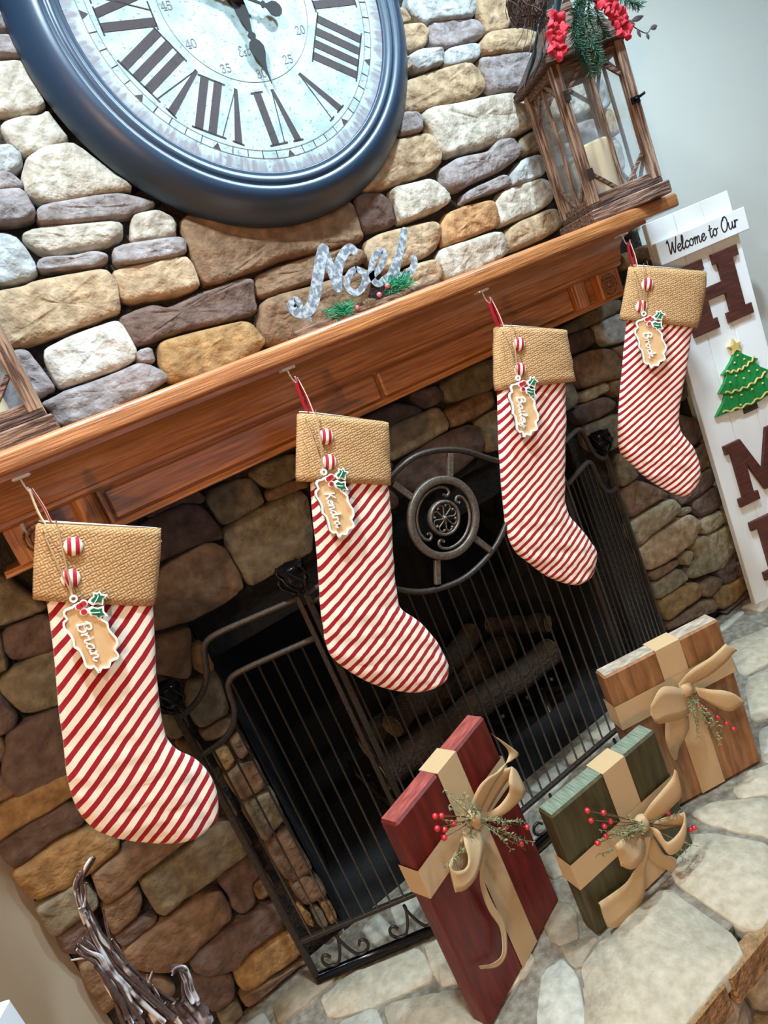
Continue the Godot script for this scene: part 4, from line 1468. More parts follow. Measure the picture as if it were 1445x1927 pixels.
func lantern(at: Vector3, yaw: float, label: String, candle_label: String, w: float, h: float, whole: bool) -> Node3D:
	var t := thing("wooden_lantern", label, "lantern", at, yaw)
	# local frame: x along the front, z out of the front, origin at the front left foot
	var s := S()
	cbox(s, Vector3(w, 0.028, w), 0.003, Vector3(w / 2, 0.014, -w / 2))
	obj("base_board", s, M.barn, t)
	s = S()
	var i := 0.009
	cbox(s, Vector3(w - 2 * i, 0.011, w - 2 * i), 0.002, Vector3(w / 2, 0.0335, -w / 2))
	obj("plinth", s, M.barn_dark, t)
	var y0 := 0.039
	var y1 := h
	var p := 0.021
	var a := i + p / 2
	var b := w - i - p / 2
	for e in [[a, -a], [b, -a], [a, -b], [b, -b]]:
		s = S()
		cbox(s, Vector3(p, y1 - y0, p), 0.002, Vector3(e[0], (y0 + y1) / 2, e[1]))
		obj("post", s, M.barn_up, t)
	var faces := [[Vector3(a, 0, -a), Vector3(b, 0, -a), Vector3.BACK], [Vector3(a, 0, -b), Vector3(a, 0, -a), Vector3.LEFT], [Vector3(b, 0, -a), Vector3(b, 0, -b), Vector3.RIGHT], [Vector3(b, 0, -b), Vector3(a, 0, -b), Vector3.FORWARD]]
	for f in faces:
		var A: Vector3 = f[0]
		var B: Vector3 = f[1]
		var n: Vector3 = f[2]
		var U := Vector3.UP
		var d := (B - A).normalized()
		for y in [y0 + 0.008, y1 - 0.008]:
			s = S()
			beam(s, A + U * y + d * p / 2, B + U * y - d * p / 2, 0.016, 0.013, n)
			obj("rail", s, M.barn, t)
		s = S()
		beam(s, (A + B) / 2 + U * y0, (A + B) / 2 + U * y1, 0.008, 0.006, n)
		obj("muntin", s, M.barn_up, t)
		var q := 0.048
		for e in [[A + d * 0.011, d, y0 + 0.014, 1.0], [B - d * 0.011, -d, y0 + 0.014, 1.0], [A + d * 0.011, d, y1 - 0.014, -1.0], [B - d * 0.011, -d, y1 - 0.014, -1.0]]:
			s = S()
			beam(s, e[0] + U * (e[2] + e[3] * q), e[0] + e[1] * q + U * e[2], 0.008, 0.006, n)
			obj("corner_brace", s, M.barn, t)
		s = S()
		var mid := (A + B) / 2 + U * (y0 + y1) / 2 - n * 0.004
		var x := d
		cbox(s, Vector3((B - A).length() - p, y1 - y0, 0.002), 0.0, mid, Basis(x, U, x.cross(U)))
		obj("pane", s, M.pane, t)
	for y in [y0 + 0.06, y1 - 0.065]:
		s = S()
		cbox(s, Vector3(0.014, 0.022, 0.003), 0.001, Vector3(a + 0.006, y, -a + p / 2 + 0.001))
		obj("hinge", s, M.iron, t)
	s = S()
	cbox(s, Vector3(0.020, 0.014, 0.004), 0.001, Vector3(b - 0.002, (y0 + y1) / 2 + 0.02, -a + p / 2 + 0.002))
	tube(s, [Vector3(b - 0.004, (y0 + y1) / 2 + 0.02, -a + p / 2 + 0.006), Vector3(b + 0.016, (y0 + y1) / 2 + 0.025, -a + p / 2 + 0.012)], 0.003)
	obj("latch", s, M.black_gloss, t)
	# roof: eave frame and four sloping boards up to a cap
	s = S()
	cbox(s, Vector3(w + 0.012, 0.018, w + 0.012), 0.003, Vector3(w / 2, y1 + 0.009, -w / 2))
	obj("eave_board", s, M.barn_dark, t)
	var top := 0.05
	var yr := y1 + 0.018
	var lo := [Vector3(0, yr, 0), Vector3(w, yr, 0), Vector3(w, yr, -w), Vector3(0, yr, -w)]
	var mc := Vector3(w / 2, yr, -w / 2)
	for k in 4:
		var l0: Vector3 = lo[k]
		var l1: Vector3 = lo[(k + 1) % 4]
		var h0 := mc + (l0 - mc) * (top / w) + Vector3(0, 0.085, 0)
		var h1 := mc + (l1 - mc) * (top / w) + Vector3(0, 0.085, 0)
		s = S()
		s.set_smooth_group(-1)
		face(s, [l0, l1, h1, h0], mc)
		var dn := Vector3(0, -0.01, 0)
		face(s, [l0 + dn, l1 + dn, h1 + dn, h0 + dn], mc + Vector3(0, 2, 0))
		obj("roof_board", s, M.barn_dark, t)
	s = S()
	cbox(s, Vector3(top + 0.01, 0.016, top + 0.01), 0.003, mc + Vector3(0, 0.092, 0))
	obj("roof_cap", s, M.barn, t)
	s = S()
	var ring := []
	for k in 20:
		ring.append(mc + Vector3(cos(TAU * k / 20) * 0.035, 0.135 + sin(TAU * k / 20) * 0.035, 0))
	tube(s, ring, 0.0028, -1.0, 6, true)
	obj("ring_handle", s, M.iron, t)
	# candle: stands inside, a thing of its own
	var c := thing("pillar_candle", candle_label, "candle", t.transform * Vector3(w / 2 - 0.006, 0.039, -w / 2), yaw, "pillar candles in the lanterns")
	s = S()
	lathe(s, [Vector2(0.0001, 0), Vector2(0.037, 0), Vector2(0.038, 0.003), Vector2(0.038, 0.123), Vector2(0.0355, 0.128), Vector2(0.030, 0.124), Vector2(0.012, 0.121), Vector2(0.0001, 0.120)], 28, Vector3.ZERO, Basis(Vector3.RIGHT, -PI / 2))
	obj("wax", s, M.wax, c)
	s = S()
	tube(s, [Vector3(0, 0.12, 0), Vector3(0.001, 0.132, 0)], 0.001)
	obj("wick", s, M.letter_black, c)
	return t

func build_topper() -> void:     # spray of foliage tied over the lantern roof
	var t := thing("floral_spray", "spray of pine, red silk flowers, dark ribbon and a twig ball over the lantern roof", "floral spray")
	var s: SurfaceTool
	for e in [[Vector3(0.606, 1.526, 0.225), Vector3(0.550, 1.456, 0.225), Vector3(0.554, 1.370, 0.225)], [Vector3(0.615, 1.517, 0.230), Vector3(0.573, 1.445, 0.230), Vector3(0.586, 1.386, 0.230)], [Vector3(0.685, 1.516, 0.220), Vector3(0.720, 1.492, 0.220), Vector3(0.756, 1.477, 0.220)], [Vector3(0.599, 1.522, 0.225), Vector3(0.546, 1.466, 0.225), Vector3(0.536, 1.424, 0.225)], [Vector3(0.595, 1.484, 0.225), Vector3(0.594, 1.425, 0.225), Vector3(0.568, 1.374, 0.225)], [Vector3(0.571, 1.470, 0.220), Vector3(0.560, 1.418, 0.220), Vector3(0.552, 1.395, 0.220)], [Vector3(0.647, 1.523, 0.215), Vector3(0.633, 1.475, 0.215), Vector3(0.638, 1.435, 0.215)]]:
		s = S()
		var pts := smooth_line(e, 12)
		tube(s, pts, 0.0016, 0.001, 5)
		for i in range(1, pts.size()):
			for k in 9:
				var dir: Vector3 = (pts[mini(i + 1, pts.size() - 1)] - pts[i - 1]).normalized()
				var side := dir.cross(Vector3(rng.randf_range(-1, 1), rng.randf_range(-1, 1), rng.randf_range(-1, 1))).normalized()
				var d := (dir * 0.6 + side).normalized() * rng.randf_range(0.010, 0.017)
				tube(s, [pts[i], pts[i] + d], 0.0008, 0.0004, 3)
		obj("pine_sprig", s, M.pine, t)
	var turn := 0.0
	for c in [Vector3(0.483, 1.462, 0.235), Vector3(0.469, 1.439, 0.235), Vector3(0.463, 1.423, 0.235), Vector3(0.618, 1.492, 0.235), Vector3(0.640, 1.472, 0.235), Vector3(0.648, 1.455, 0.235), Vector3(0.656, 1.433, 0.235), Vector3(0.536, 1.523, 0.235)]:
		turn += 0.7
		for k in 5:
			s = S()
			var a := turn + TAU * k / 5
			var u := Vector3(cos(a), sin(a), 0.25).normalized()
			var v := u.cross(Vector3.BACK).normalized()
			var rows := []
			for i in 7:
				var f := i / 6.0
				var w := 0.013 * sin(PI * pow(f, 0.75)) + 0.001
				var row := []
				for j in 5:
					var g := j / 2.0 - 1.0
					row.append(c + u * 0.026 * f + v * w * g + Vector3(0, 0, 0.012 * sin(f * 2.4) - 0.006 * g * g + 0.004 * sin(f * 9.0 + g * 3.0)))
				rows.append(row)
			grid(s, rows, false)
			obj("petal", s, M.petal, t)
	var wide := [0.030, 0.034, 0.024, 0.020]
	var q := 0
	for e in [[Vector3(0.555, 1.547, 0.200), Vector3(0.534, 1.487, 0.200), Vector3(0.519, 1.422, 0.200)], [Vector3(0.610, 1.538, 0.205), Vector3(0.583, 1.468, 0.205), Vector3(0.547, 1.415, 0.205)], [Vector3(0.547, 1.537, 0.170), Vector3(0.489, 1.461, 0.170), Vector3(0.432, 1.395, 0.170)], [Vector3(0.568, 1.527, 0.175), Vector3(0.503, 1.452, 0.175), Vector3(0.455, 1.404, 0.175)]]:
		s = S()
		var c1 := smooth_line(e, 8)
		var c2 := []
		for i in c1.size():
			c2.append(c1[i] + Vector3(wide[q] * (1.0 - 0.02 * i), 0.006, -0.006 + 0.005 * sin(i * 0.7)))
		ribbon(s, c1, c2, 0.001)
		obj("ribbon_tail", s, M.dark_ribbon, t)
		q += 1
	s = S()
	var bc: Vector3 = Vector3(0.470, 1.524, 0.200)
	for k in 60:
		var ax := Vector3(rng.randf_range(-1, 1), rng.randf_range(-1, 1), rng.randf_range(-1, 1)).normalized()
		var p := ax.cross(Vector3(0.2, 0.9, 0.4)).normalized()
		var rad := rng.randf_range(0.026, 0.040)
		var arc := []
		var a0 := rng.randf() * TAU
		for i in 9:
			arc.append(bc + p.rotated(ax, a0 + i * 0.42) * rad + ax * rng.randf_range(-0.004, 0.004))
		tube(s, arc, 0.0010, -1.0, 4)
	obj("twig_ball", s, M.twig_dark, t)
	s = S()
	for k in 9:
		var d := Vector3(-0.050 + k * 0.007, -0.045 - (k % 3) * 0.010, 0.0)
		var o := bc + Vector3(0.006 * k - 0.02, -0.026, 0.01)
		tube(s, smooth_line([o, o + d * 0.6 + Vector3(0.006, 0, 0), o + d], 4), 0.0009, -1.0, 4)
	obj("loose_twigs", s, M.twig_dark, t)
	s = S()
	tube(s, smooth_line([Vector3(0.702, 1.461, 0.215), Vector3(0.733, 1.438, 0.215), Vector3(0.761, 1.425, 0.215), Vector3(0.782, 1.436, 0.215)], 5), 0.0011)
	obj("leaf_stem", s, M.leaf_brown, t)
	for e in [[Vector3(0.719, 1.452, 0.216), Vector3(0.766, 1.458, 0.216)], [Vector3(0.733, 1.438, 0.216), Vector3(0.738, 1.418, 0.216)], [Vector3(0.760, 1.426, 0.216), Vector3(0.760, 1.411, 0.216)], [Vector3(0.774, 1.430, 0.216), Vector3(0.799, 1.435, 0.216)], [Vector3(0.715, 1.456, 0.216), Vector3(0.711, 1.432, 0.216)], [Vector3(0.705, 1.456, 0.216), Vector3(0.733, 1.446, 0.216)]]:
		s = S()
		var d: Vector3 = e[1] - e[0]
		var w := d.cross(Vector3.BACK).normalized() * 0.0055
		var rows := []
		for i in 6:
			var f := i / 5.0
			rows.append([e[0] + d * f - w * sin(PI * f), e[0] + d * f + Vector3(0, 0, 0.002 * sin(PI * f)), e[0] + d * f + w * sin(PI * f)])
		grid(s, rows, false)
		obj("leaf", s, M.leaf_brown, t)

# ------------------------------------------------------------------ welcome sign
func slab_letter(s: SurfaceTool, polys: Array, o: Vector2, w: float, h: float, z0: float, z1: float) -> void:
	for p in polys:
		var q := []
		for v in v2(p, 1.0):
			q.append(o + Vector2(v.x * w, v.y * h))
		plate(s, q, z0, z1, 0.0012)

func build_sign() -> void:
	var t := thing("welcome_sign", "tall white plank welcome sign with brown letters and a green tree", "sign", Vector3(0.873, HY, 0.0), 18.0)
	var W := 0.248
	for k in 3:
		var s := S()
		cbox(s, Vector3(W / 3 - 0.0012, 1.115, 0.019), 0.0015, Vector3(W / 6 + k * W / 3 - 0.004, 0.5575, -0.009))
		obj("plank", s, M.sign_white, t)
	var s: SurfaceTool
	for y in [0.1, 1.0]:
		s = S()
		cbox(s, Vector3(W, 0.06, 0.018), 0.001, Vector3(W / 2 - 0.004, y, -0.027))
		obj("batten", s, M.base_wood, t)
	s = S()
	cbox(s, Vector3(0.266, 0.058, 0.019), 0.0015, Vector3(0.129, 1.032, 0.010))
	obj("title_board", s, M.sign_white, t)
	s = S()
	var word := "Welcome to Our"
	var sc := 0.210 / text_width(word)
	script_text(s, word, Vector2(0.023, 1.021), Vector2(sc, 0), Vector2(0, sc * 1.15), 0.0030, 0.0195, 0.0202)
	obj("lettering", s, M.letter_black, t)
	# H
	s = S()
	slab_letter(s, [[0, 0, 0.42, 0, 0.42, 0.15, 0.35, 0.15, 0.35, 0.42, 0.65, 0.42, 0.65, 0.15, 0.58, 0.15, 0.58, 0, 1, 0, 1, 0.15, 0.90, 0.15, 0.90, 0.85, 1, 0.85, 1, 1, 0.58, 1, 0.58, 0.85, 0.65, 0.85, 0.65, 0.60, 0.35, 0.60, 0.35, 0.85, 0.42, 0.85, 0.42, 1, 0, 1, 0, 0.85, 0.10, 0.85, 0.10, 0.15, 0, 0.15]], Vector2(0.038, 0.795), 0.184, 0.185, 0.0, 0.010)
	obj("letter_h", s, M.sign_brown, t)
	# tree in place of the O
	var tx := 0.142
	s = S()
	plate(s, [Vector2(tx - 0.022, 0.545), Vector2(tx + 0.022, 0.545), Vector2(tx + 0.02, 0.572), Vector2(tx - 0.02, 0.572)], 0.0, 0.006)
	obj("tree_trunk", s, M.dark_trunk, t)
	s = S()
	var half := [Vector2(0.004, 0.718), Vector2(0.020, 0.700), Vector2(0.040, 0.684), Vector2(0.058, 0.674), Vector2(0.046, 0.668), Vector2(0.058, 0.650), Vector2(0.082, 0.630), Vector2(0.064, 0.620), Vector2(0.078, 0.600), Vector2(0.110, 0.572), Vector2(0.075, 0.570), Vector2(0.03, 0.562)]
	var tree := []
	for v in half:
		tree.append(Vector2(tx + v.x, v.y))
	for i in half.size():
		var v: Vector2 = half[half.size() - 1 - i]
		tree.append(Vector2(tx - v.x, v.y))
	plate(s, tree, 0.0, 0.009, 0.001)
	var tr := obj("tree", s, M.tree_green, t)
	for e in [[0.676, 0.046], [0.624, 0.066], [0.577, 0.088]]:
		s = S()
		var g := []
		for k in 25:
			var f := k / 24.0
			g.append(Vector3(tx + lerpf(-e[1], e[1], f), e[0] - 0.012 * sin(PI * f) + 0.0035 * sin(f * 34.0) + 0.006 * f, 0.0105))
		tube(s, g, 0.0028, -1.0, 6)
		obj("garland", s, M.gold, tr)
	for v in [Vector2(0, 0.705), Vector2(-0.014, 0.690), Vector2(0.016, 0.688), Vector2(-0.02, 0.655), Vector2(0.02, 0.652), Vector2(0.045, 0.645), Vector2(-0.042, 0.645), Vector2(0.0, 0.64), Vector2(-0.05, 0.605), Vector2(-0.02, 0.60), Vector2(0.015, 0.602), Vector2(0.05, 0.605), Vector2(0.075, 0.595), Vector2(-0.03, 0.575)]:
		s = S()
		ball(s, Vector3(tx + v.x, v.y, 0.009), 0.0034, 8)
		obj("bauble", s, M.gold, tr)
	s = S()
	var star := []
	for k in 10:
		var r := 0.022 if k % 2 == 0 else 0.010
		star.append(Vector2(tx, 0.730) + Vector2(sin(TAU * k / 10), cos(TAU * k / 10)) * r)
	plate(s, star, 0.002, 0.011, 0.001)
	obj("star", s, M.gold, t)
	s = S()
	slab_letter(s, [[0, 0, 0.34, 0, 0.34, 0.14, 0.27, 0.14, 0.27, 0.62, 0.46, 0.1, 0.54, 0.1, 0.73, 0.62, 0.73, 0.14, 0.66, 0.14, 0.66, 0, 1, 0, 1, 0.14, 0.92, 0.14, 0.92, 0.86, 1, 0.86, 1, 1, 0.72, 1, 0.5, 0.42, 0.28, 1, 0, 1, 0, 0.86, 0.08, 0.86, 0.08, 0.14, 0, 0.14]], Vector2(0.030, 0.300), 0.19, 0.186, 0.0, 0.010)
	obj("letter_m", s, M.sign_brown, t)
	s = S()
	slab_letter(s, [[0, 0, 1, 0, 1, 0.36, 0.84, 0.36, 0.84, 0.16, 0.40, 0.16, 0.40, 0.44, 0.68, 0.44, 0.68, 0.58, 0.40, 0.58, 0.40, 0.84, 0.84, 0.84, 0.84, 0.66, 1, 0.66, 1, 1, 0, 1, 0, 0.86, 0.14, 0.86, 0.14, 0.14, 0, 0.14]], Vector2(0.042, 0.06), 0.165, 0.186, 0.0, 0.010)
	obj("letter_e", s, M.sign_brown, t)

# ------------------------------------------------------------------ twig reindeer
func bundle(t: Node3D, called: String, line: Array, n: int, spread: float, r: float) -> void:    # loose sticks laid along a line, frosted and bare ones
	for kind in 2:
		var s := S()
		for k in (n + 1 - kind) / 2:
			var p := []
			var o := Vector3(rng.randf_range(-1, 1), rng.randf_range(-1, 1), rng.randf_range(-1, 1)) * spread
			var o2 := Vector3(rng.randf_range(-1, 1), rng.randf_range(-1, 1), rng.randf_range(-1, 1)) * spread
			var i0 := 0 if k == 0 else rng.randi() % maxi(1, line.size() / 2)
			var i1: int = line.size() if k % 3 != 2 else maxi(i0 + 3, line.size() - rng.randi() % maxi(1, line.size() / 3))
			for i in range(i0, mini(i1, line.size())):
				var f := float(i) / line.size()
				p.append(line[i] + o.lerp(o2, f) * (0.25 + 0.75 * f) + Vector3(rng.randf_range(-1, 1), rng.randf_range(-1, 1), rng.randf_range(-1, 1)) * spread * 0.12)
			if p.size() < 2:
				continue
			if p.size() > 2:
				p = smooth_line(p, 3)
			tube(s, p, r * rng.randf_range(0.35, 0.7), r * rng.randf_range(0.7, 1.25), 6)
		obj(called, s, M.twig if kind == 0 else M.twig_dark, t)

func build_reindeer() -> void:
	var t := thing("twig_reindeer", "reindeer figure bundled from frosted brown twigs at the left of the hearth", "reindeer")
	var z := 0.36
	bundle(t, "antler", v3([-809,624,-818,619,-828,613,-838,602,-844,582,-846,559,-847,537,-847,515,-844,489,-840,463,-837,437,-831,411,-824,380], z), 20, 0.0135, 0.0030)
	bundle(t, "antler", v3([-867,545,-865,531,-858,517,-858,499,-857,478,-858,456,-860,437,-860,416], z + 0.01), 14, 0.0125, 0.0030)
	for a in [[-881,531,-867,521,-857,504],[-826,562,-832,545,-837,526,-842,508],[-828,603,-834,591,-841,578],[-859,547,-855,528,-852,507],[-839,603,-843,591,-845,574],[-836,522,-835,501,-836,486],[-825,437,-825,420,-826,404],[-824,454,-831,445,-831,432],[-815,454,-820,449,-826,442],[-874,540,-864,527,-860,511],[-858,452,-865,436,-863,422,-858,406],[-839,469,-844,449,-851,435]]:
		bundle(t, "antler_twig", v3(a, z + 0.004), 2, 0.003, 0.0017)
	bundle(t, "ear", v3([-801,430,-795,432,-789,424,-791,410,-796,395,-798,376], z), 12, 0.009, 0.0030)
	for a in [[-839,404,-834,380,-830,349],[-830,407,-824,380,-820,345],[-822,402,-817,380,-813,347],[-815,395,-810,373,-806,346],[-807,390,-803,367,-798,343],[-845,406,-845,386,-843,362],[-856,408,-853,389,-851,365],[-800,384,-797,364,-794,341],[-797,376,-794,356],[-860,416,-858,392,-857,367],[-866,431,-864,406,-862,370]]:
		bundle(t, "head_stick", v3(a, z), 4, 0.010, 0.0062)
	for q in v2([-796,345,-791,339,-788,331,-796,337,-793,331]):
		var s := S()
		ball(s, Vector3(q.x, q.y, z + 0.02), 0.0075, 10)
		obj("berry", s, M.berry, t)
	# neck, body and legs down to the hearth
	bundle(t, "neck", [Vector3(-0.80, 0.28, z), Vector3(-0.81, 0.21, z - 0.01), Vector3(-0.84, 0.15, z - 0.02)], 16, 0.02, 0.004)
	bundle(t, "body", [Vector3(-0.80, 0.13, z - 0.02), Vector3(-0.90, 0.12, z - 0.03), Vector3(-1.0, 0.13, z - 0.04)], 30, 0.036, 0.004)
	for e in [[-0.82, 0.02], [-0.84, -0.05], [-0.97, 0.01], [-0.99, -0.07]]:
		bundle(t, "leg", [Vector3(e[0], 0.12, z + e[1]), Vector3(e[0] - 0.004, 0.04, z + e[1]), Vector3(e[0], HY + 0.006, z + e[1])], 8, 0.007, 0.0035)

func build_extras() -> void:
	# clear hook left unused on the frieze
	var hk := thing("clear_hook", "small clear plastic hook left empty on the frieze at the far left", "hook", Vector3(-0.713, 1.0, 0.0535), 0.0, "clear hooks under the mantel")
	var s := S()
	cbox(s, Vector3(0.006, 0.016, 0.003), 0.001, Vector3(0, 0, 0.001))
	obj("pad", s, M.clear, hk)
	s = S()
	tube(s, smooth_line([Vector3(0, 0.004, 0.002), Vector3(0, -0.006, 0.003), Vector3(0, -0.009, 0.007), Vector3(0, -0.005, 0.009)], 4), 0.0012)
	obj("hook_arm", s, M.clear, hk)
	# white board standing on the floor left of the hearth, only its corner in view
	var b := thing("white_board", "plain white board standing upright left of the fireplace, one corner in view", "board", Vector3(-0.904, -0.34, 0.5), 120.0)
	s = S()
	cbox(s, Vector3(0.30, 0.958, 0.018), 0.002, Vector3(0.15, 0.479, 0.009))
	obj("panel", s, M.box_white, b)
	s = S()
	cbox(s, Vector3(0.25, 0.02, 0.16), 0.002, Vector3(0.15, 0.01, 0.0))
	obj("foot", s, M.box_white, b)

# ------------------------------------------------------------------ light fittings
func can_light(at: Vector3, energy: float, col: Color, label: String, aim: Vector3, cone: float) -> void:
	var t := thing("ceiling_light", label, "ceiling light", at, 0.0, "recessed lights above the fireplace")
	var s := S()
	lathe(s, [Vector2(0.062, 0.0), Vector2(0.062, -0.006), Vector2(0.085, -0.006), Vector2(0.086, 0.0)], 32, Vector3.ZERO, Basis(Vector3.RIGHT, -PI / 2))
	obj("trim_ring", s, M.window_frame, t)
	s = S()
	lathe(s, [Vector2(0.0001, -0.003), Vector2(0.062, -0.003), Vector2(0.062, 0.0)], 32, Vector3.ZERO, Basis(Vector3.RIGHT, -PI / 2))
	obj("lamp_lens", s, M.lamp_glow, t)
	var l := SpotLight3D.new()
	l.name = "lamp_beam"
	l.light_color = col
	l.light_energy = energy
	l.light_size = 0.05
	l.spot_range = 8.0
	l.spot_attenuation = 2.0
	l.spot_angle = cone
	l.spot_angle_attenuation = 0.6
	l.shadow_enabled = true
	t.add_child(l)
	l.position = Vector3(0, -0.02, 0)
	l.look_at_from_position(at + Vector3(0, -0.02, 0), aim, Vector3.BACK)

func stones() -> void:  # lower stones keyed browner and more ochre, warm light put into their colour
	rock("g", [-390,1771,-373,1769,-380,1745,-383,1744,-403,1745])
	rock("g", [-411,1736,-378,1731,-380,1703,-387,1702,-423,1711])
	rock("g", [-508,1536,-482,1532,-470,1513,-472,1505,-520,1510])
	rock("g", [-521,1510,-471,1503,-473,1457,-500,1456,-544,1462])
	rock("g", [-469,1466,-456,1473,-334,1466,-272,1436,-284,1428,-331,1423,-474,1445])
	rock("g", [-501,1390,-490,1393,-442,1382,-412,1381,-393,1371,-397,1360,-427,1360,-506,1375])
	rock("g", [-377,1379,-266,1366,-252,1358,-260,1336,-281,1335,-386,1348])
	rock("g", [-629,1276,-589,1267,-582,1257,-575,1221,-571,1193,-579,1188,-617,1184,-635,1197,-644,1246])
	rock("g", [-420,1201,-394,1199,-396,1174,-424,1184])
	rock("g", [-603,1173,-567,1179,-501,1178,-426,1181,-415,1178,-387,1147,-388,1138,-447,1129,-520,1113,-593,1128,-593,1158])
	rock("g", [362,1351,413,1362,503,1355,541,1375,583,1370,597,1349,585,1330,533,1313,456,1306,374,1298,355,1316])
	rock("g", [386,1270,398,1287,445,1291,526,1299,536,1288,527,1275,450,1272])
	rock("g", [450,1635,464,1646,584,1639,601,1635,615,1616,606,1601,556,1595,487,1589,450,1602])
	rock("g", [572,1555,628,1552,706,1546,751,1534,738,1487,670,1476,572,1481,571,1503,565,1532])
	rock("g", [299,1477,320,1479,345,1473,356,1455,343,1437,283,1436,287,1458])
	rock("g", [770,1520,873,1530,871,1461,758,1461])
	rock("g", [750,1362,884,1368,873,1309,747,1306])
	rock("g", [-733,1117,-709,1110,-678,1117,-683,1165,-709,1167,-737,1164])
	rock("g", [870,1141,897,1139,926,1140,920,1168,897,1166,874,1167])
	rock("g", [-748,1201,-732,1199,-710,1198,-713,1209,-732,1215,-753,1214])
	rock("g", [-841,1252,-825,1249,-807,1250,-809,1274,-825,1274,-839,1274])
	rock("g", [-975,1645,-908,1647,-836,1646,-836,1659,-908,1661,-979,1663])
	rock("g", [-549,1626,-523,1623,-491,1625,-496,1663,-523,1662,-552,1663])
	rock("g", [-589,1700,-550,1700,-506,1703,-512,1724,-550,1724,-590,1722])
	rock("g", [364,1703,378,1698,395,1701,390,1725,378,1723,365,1721])
	rock("g", [675,1704,717,1698,757,1705,758,1724,717,1724,675,1721])
	rock("g", [-779,1761,-756,1758,-733,1761,-733,1779,-756,1779,-777,1775])
	rock("g", [765,1761,805,1759,850,1759,848,1776,805,1778,767,1778])
	rock("g", [361,1824,440,1820,526,1822,521,1842,440,1846,359,1841])
	rock("g", [-748,1876,-710,1875,-671,1874,-675,1890,-710,1894,-749,1886])
	rock("g", [-563,1876,-525,1873,-483,1875,-490,1891,-525,1894,-563,1890])
	rock("g", [-977,1924,-900,1923,-822,1925,-825,1940,-900,1940,-979,1941])
	rock("g", [-735,1923,-709,1920,-680,1923,-681,1937,-709,1943,-734,1937])
	rock("g", [256,1929,332,1924,411,1925,409,1936,332,1940,254,1937])
	rock("g", [-679,1985,-663,1977,-642,1982,-648,2009,-663,2010,-683,2007])
	rock("g", [-406,1985,-384,1982,-359,1985,-358,2011,-384,2010,-408,2009])
	rock("g", [-264,1981,-230,1980,-194,1985,-197,2009,-230,2013,-262,2010])
	rock("g", [623,1953,651,1950,680,1952,677,2007,651,2011,623,2011])
	rock("w", [-428,1700,-379,1696,-374,1628,-396,1618,-464,1625])
	rock("w", [-454,1610,-421,1614,-392,1610,-377,1616,-366,1565,-381,1561,-427,1554,-449,1556,-459,1586])
	rock("w", [-448,1546,-412,1559,-361,1556,-299,1464,-323,1465,-453,1475,-471,1496,-465,1521])
	rock("w", [-504,1440,-482,1443,-343,1420,-355,1391,-393,1389,-489,1399,-507,1428])
	rock("w", [-322,1422,-274,1420,-253,1399,-263,1368,-292,1371,-344,1378])
	rock("w", [217,1342,270,1339,325,1338,356,1298,352,1280,308,1273,207,1268,211,1303])
	rock("w", [478,1248,512,1268,655,1268,654,1208,554,1196,469,1196,469,1218])
	rock("w", [273,1179,296,1190,342,1189,464,1187,468,1153,464,1132,371,1122,274,1122,269,1159])
	rock("w", [357,1466,392,1478,466,1472,552,1471,629,1466,679,1423,660,1383,605,1379,522,1373,379,1373,372,1426])
	rock("w", [760,1446,877,1453,875,1383,756,1376])
	rock("w", [883,1299,930,1303,930,1225,874,1225])
	rock("w", [-977,1144,-899,1144,-817,1144,-823,1163,-899,1168,-978,1164])
	rock("w", [-978,1252,-938,1253,-898,1256,-900,1272,-938,1273,-979,1270])
	rock("w", [-974,1595,-914,1590,-850,1594,-849,1609,-914,1610,-979,1605])
	rock("w", [-667,1739,-648,1734,-625,1740,-631,1775,-648,1779,-668,1775])
	rock("w", [348,1764,398,1760,453,1766,449,1778,398,1781,346,1773])
	rock("w", [623,1738,637,1736,653,1736,651,1776,637,1776,628,1777])
	rock("w", [-809,1817,-773,1818,-734,1819,-738,1844,-773,1843,-807,1840])
	rock("w", [574,1875,607,1873,640,1875,637,1889,607,1891,574,1890])
	rock("w", [697,1876,708,1874,724,1876,718,1886,708,1890,695,1891])
	rock("w", [519,1925,559,1922,600,1924,596,1936,559,1942,518,1939])
	rock("w", [-551,1984,-519,1978,-485,1985,-489,2010,-519,2014,-548,2010])
	rock("k", [-488,1576,-460,1574,-450,1559,-458,1541,-479,1532,-509,1533])
	rock("k", [-549,1452,-524,1446,-514,1432,-507,1380,-528,1368,-586,1374])
	rock("k", [534,1274,549,1295,590,1319,653,1321,652,1272,587,1269,542,1270])
	rock("k", [418,1682,441,1710,615,1691,602,1645,556,1643,464,1646,447,1641,426,1654])
	rock("k", [369,1583,411,1592,465,1588,472,1575,463,1561,421,1554,374,1551,368,1568])
	rock("k", [479,1581,501,1588,583,1587,575,1557,514,1553,471,1554])
	rock("k", [893,1445,930,1451,930,1380,891,1374])
	rock("k", [658,889,756,892,780,859,763,820,731,822,679,831,662,855])
	rock("k", [-795,1456,-759,1448,-721,1451,-721,1479,-759,1483,-791,1484])
	rock("k", [833,1570,875,1571,920,1575,912,1608,875,1609,837,1606])
	rock("k", [-978,1706,-908,1700,-835,1704,-836,1725,-908,1729,-976,1723])
	rock("k", [-975,1762,-914,1761,-846,1762,-852,1779,-914,1777,-975,1774])
	rock("k", [-529,1760,-490,1760,-450,1760,-451,1779,-490,1778,-523,1779])
	rock("k", [-624,1820,-582,1816,-536,1820,-539,1840,-582,1843,-622,1841])
	rock("k", [586,1820,606,1815,625,1817,626,1841,606,1844,592,1841])
	rock("k", [303,1881,392,1875,483,1881,483,1891,392,1889,302,1887])
	rock("k", [776,1878,791,1873,808,1874,803,1887,791,1892,779,1887])
	rock("k", [868,1926,895,1919,926,1925,924,1940,895,1944,866,1938])
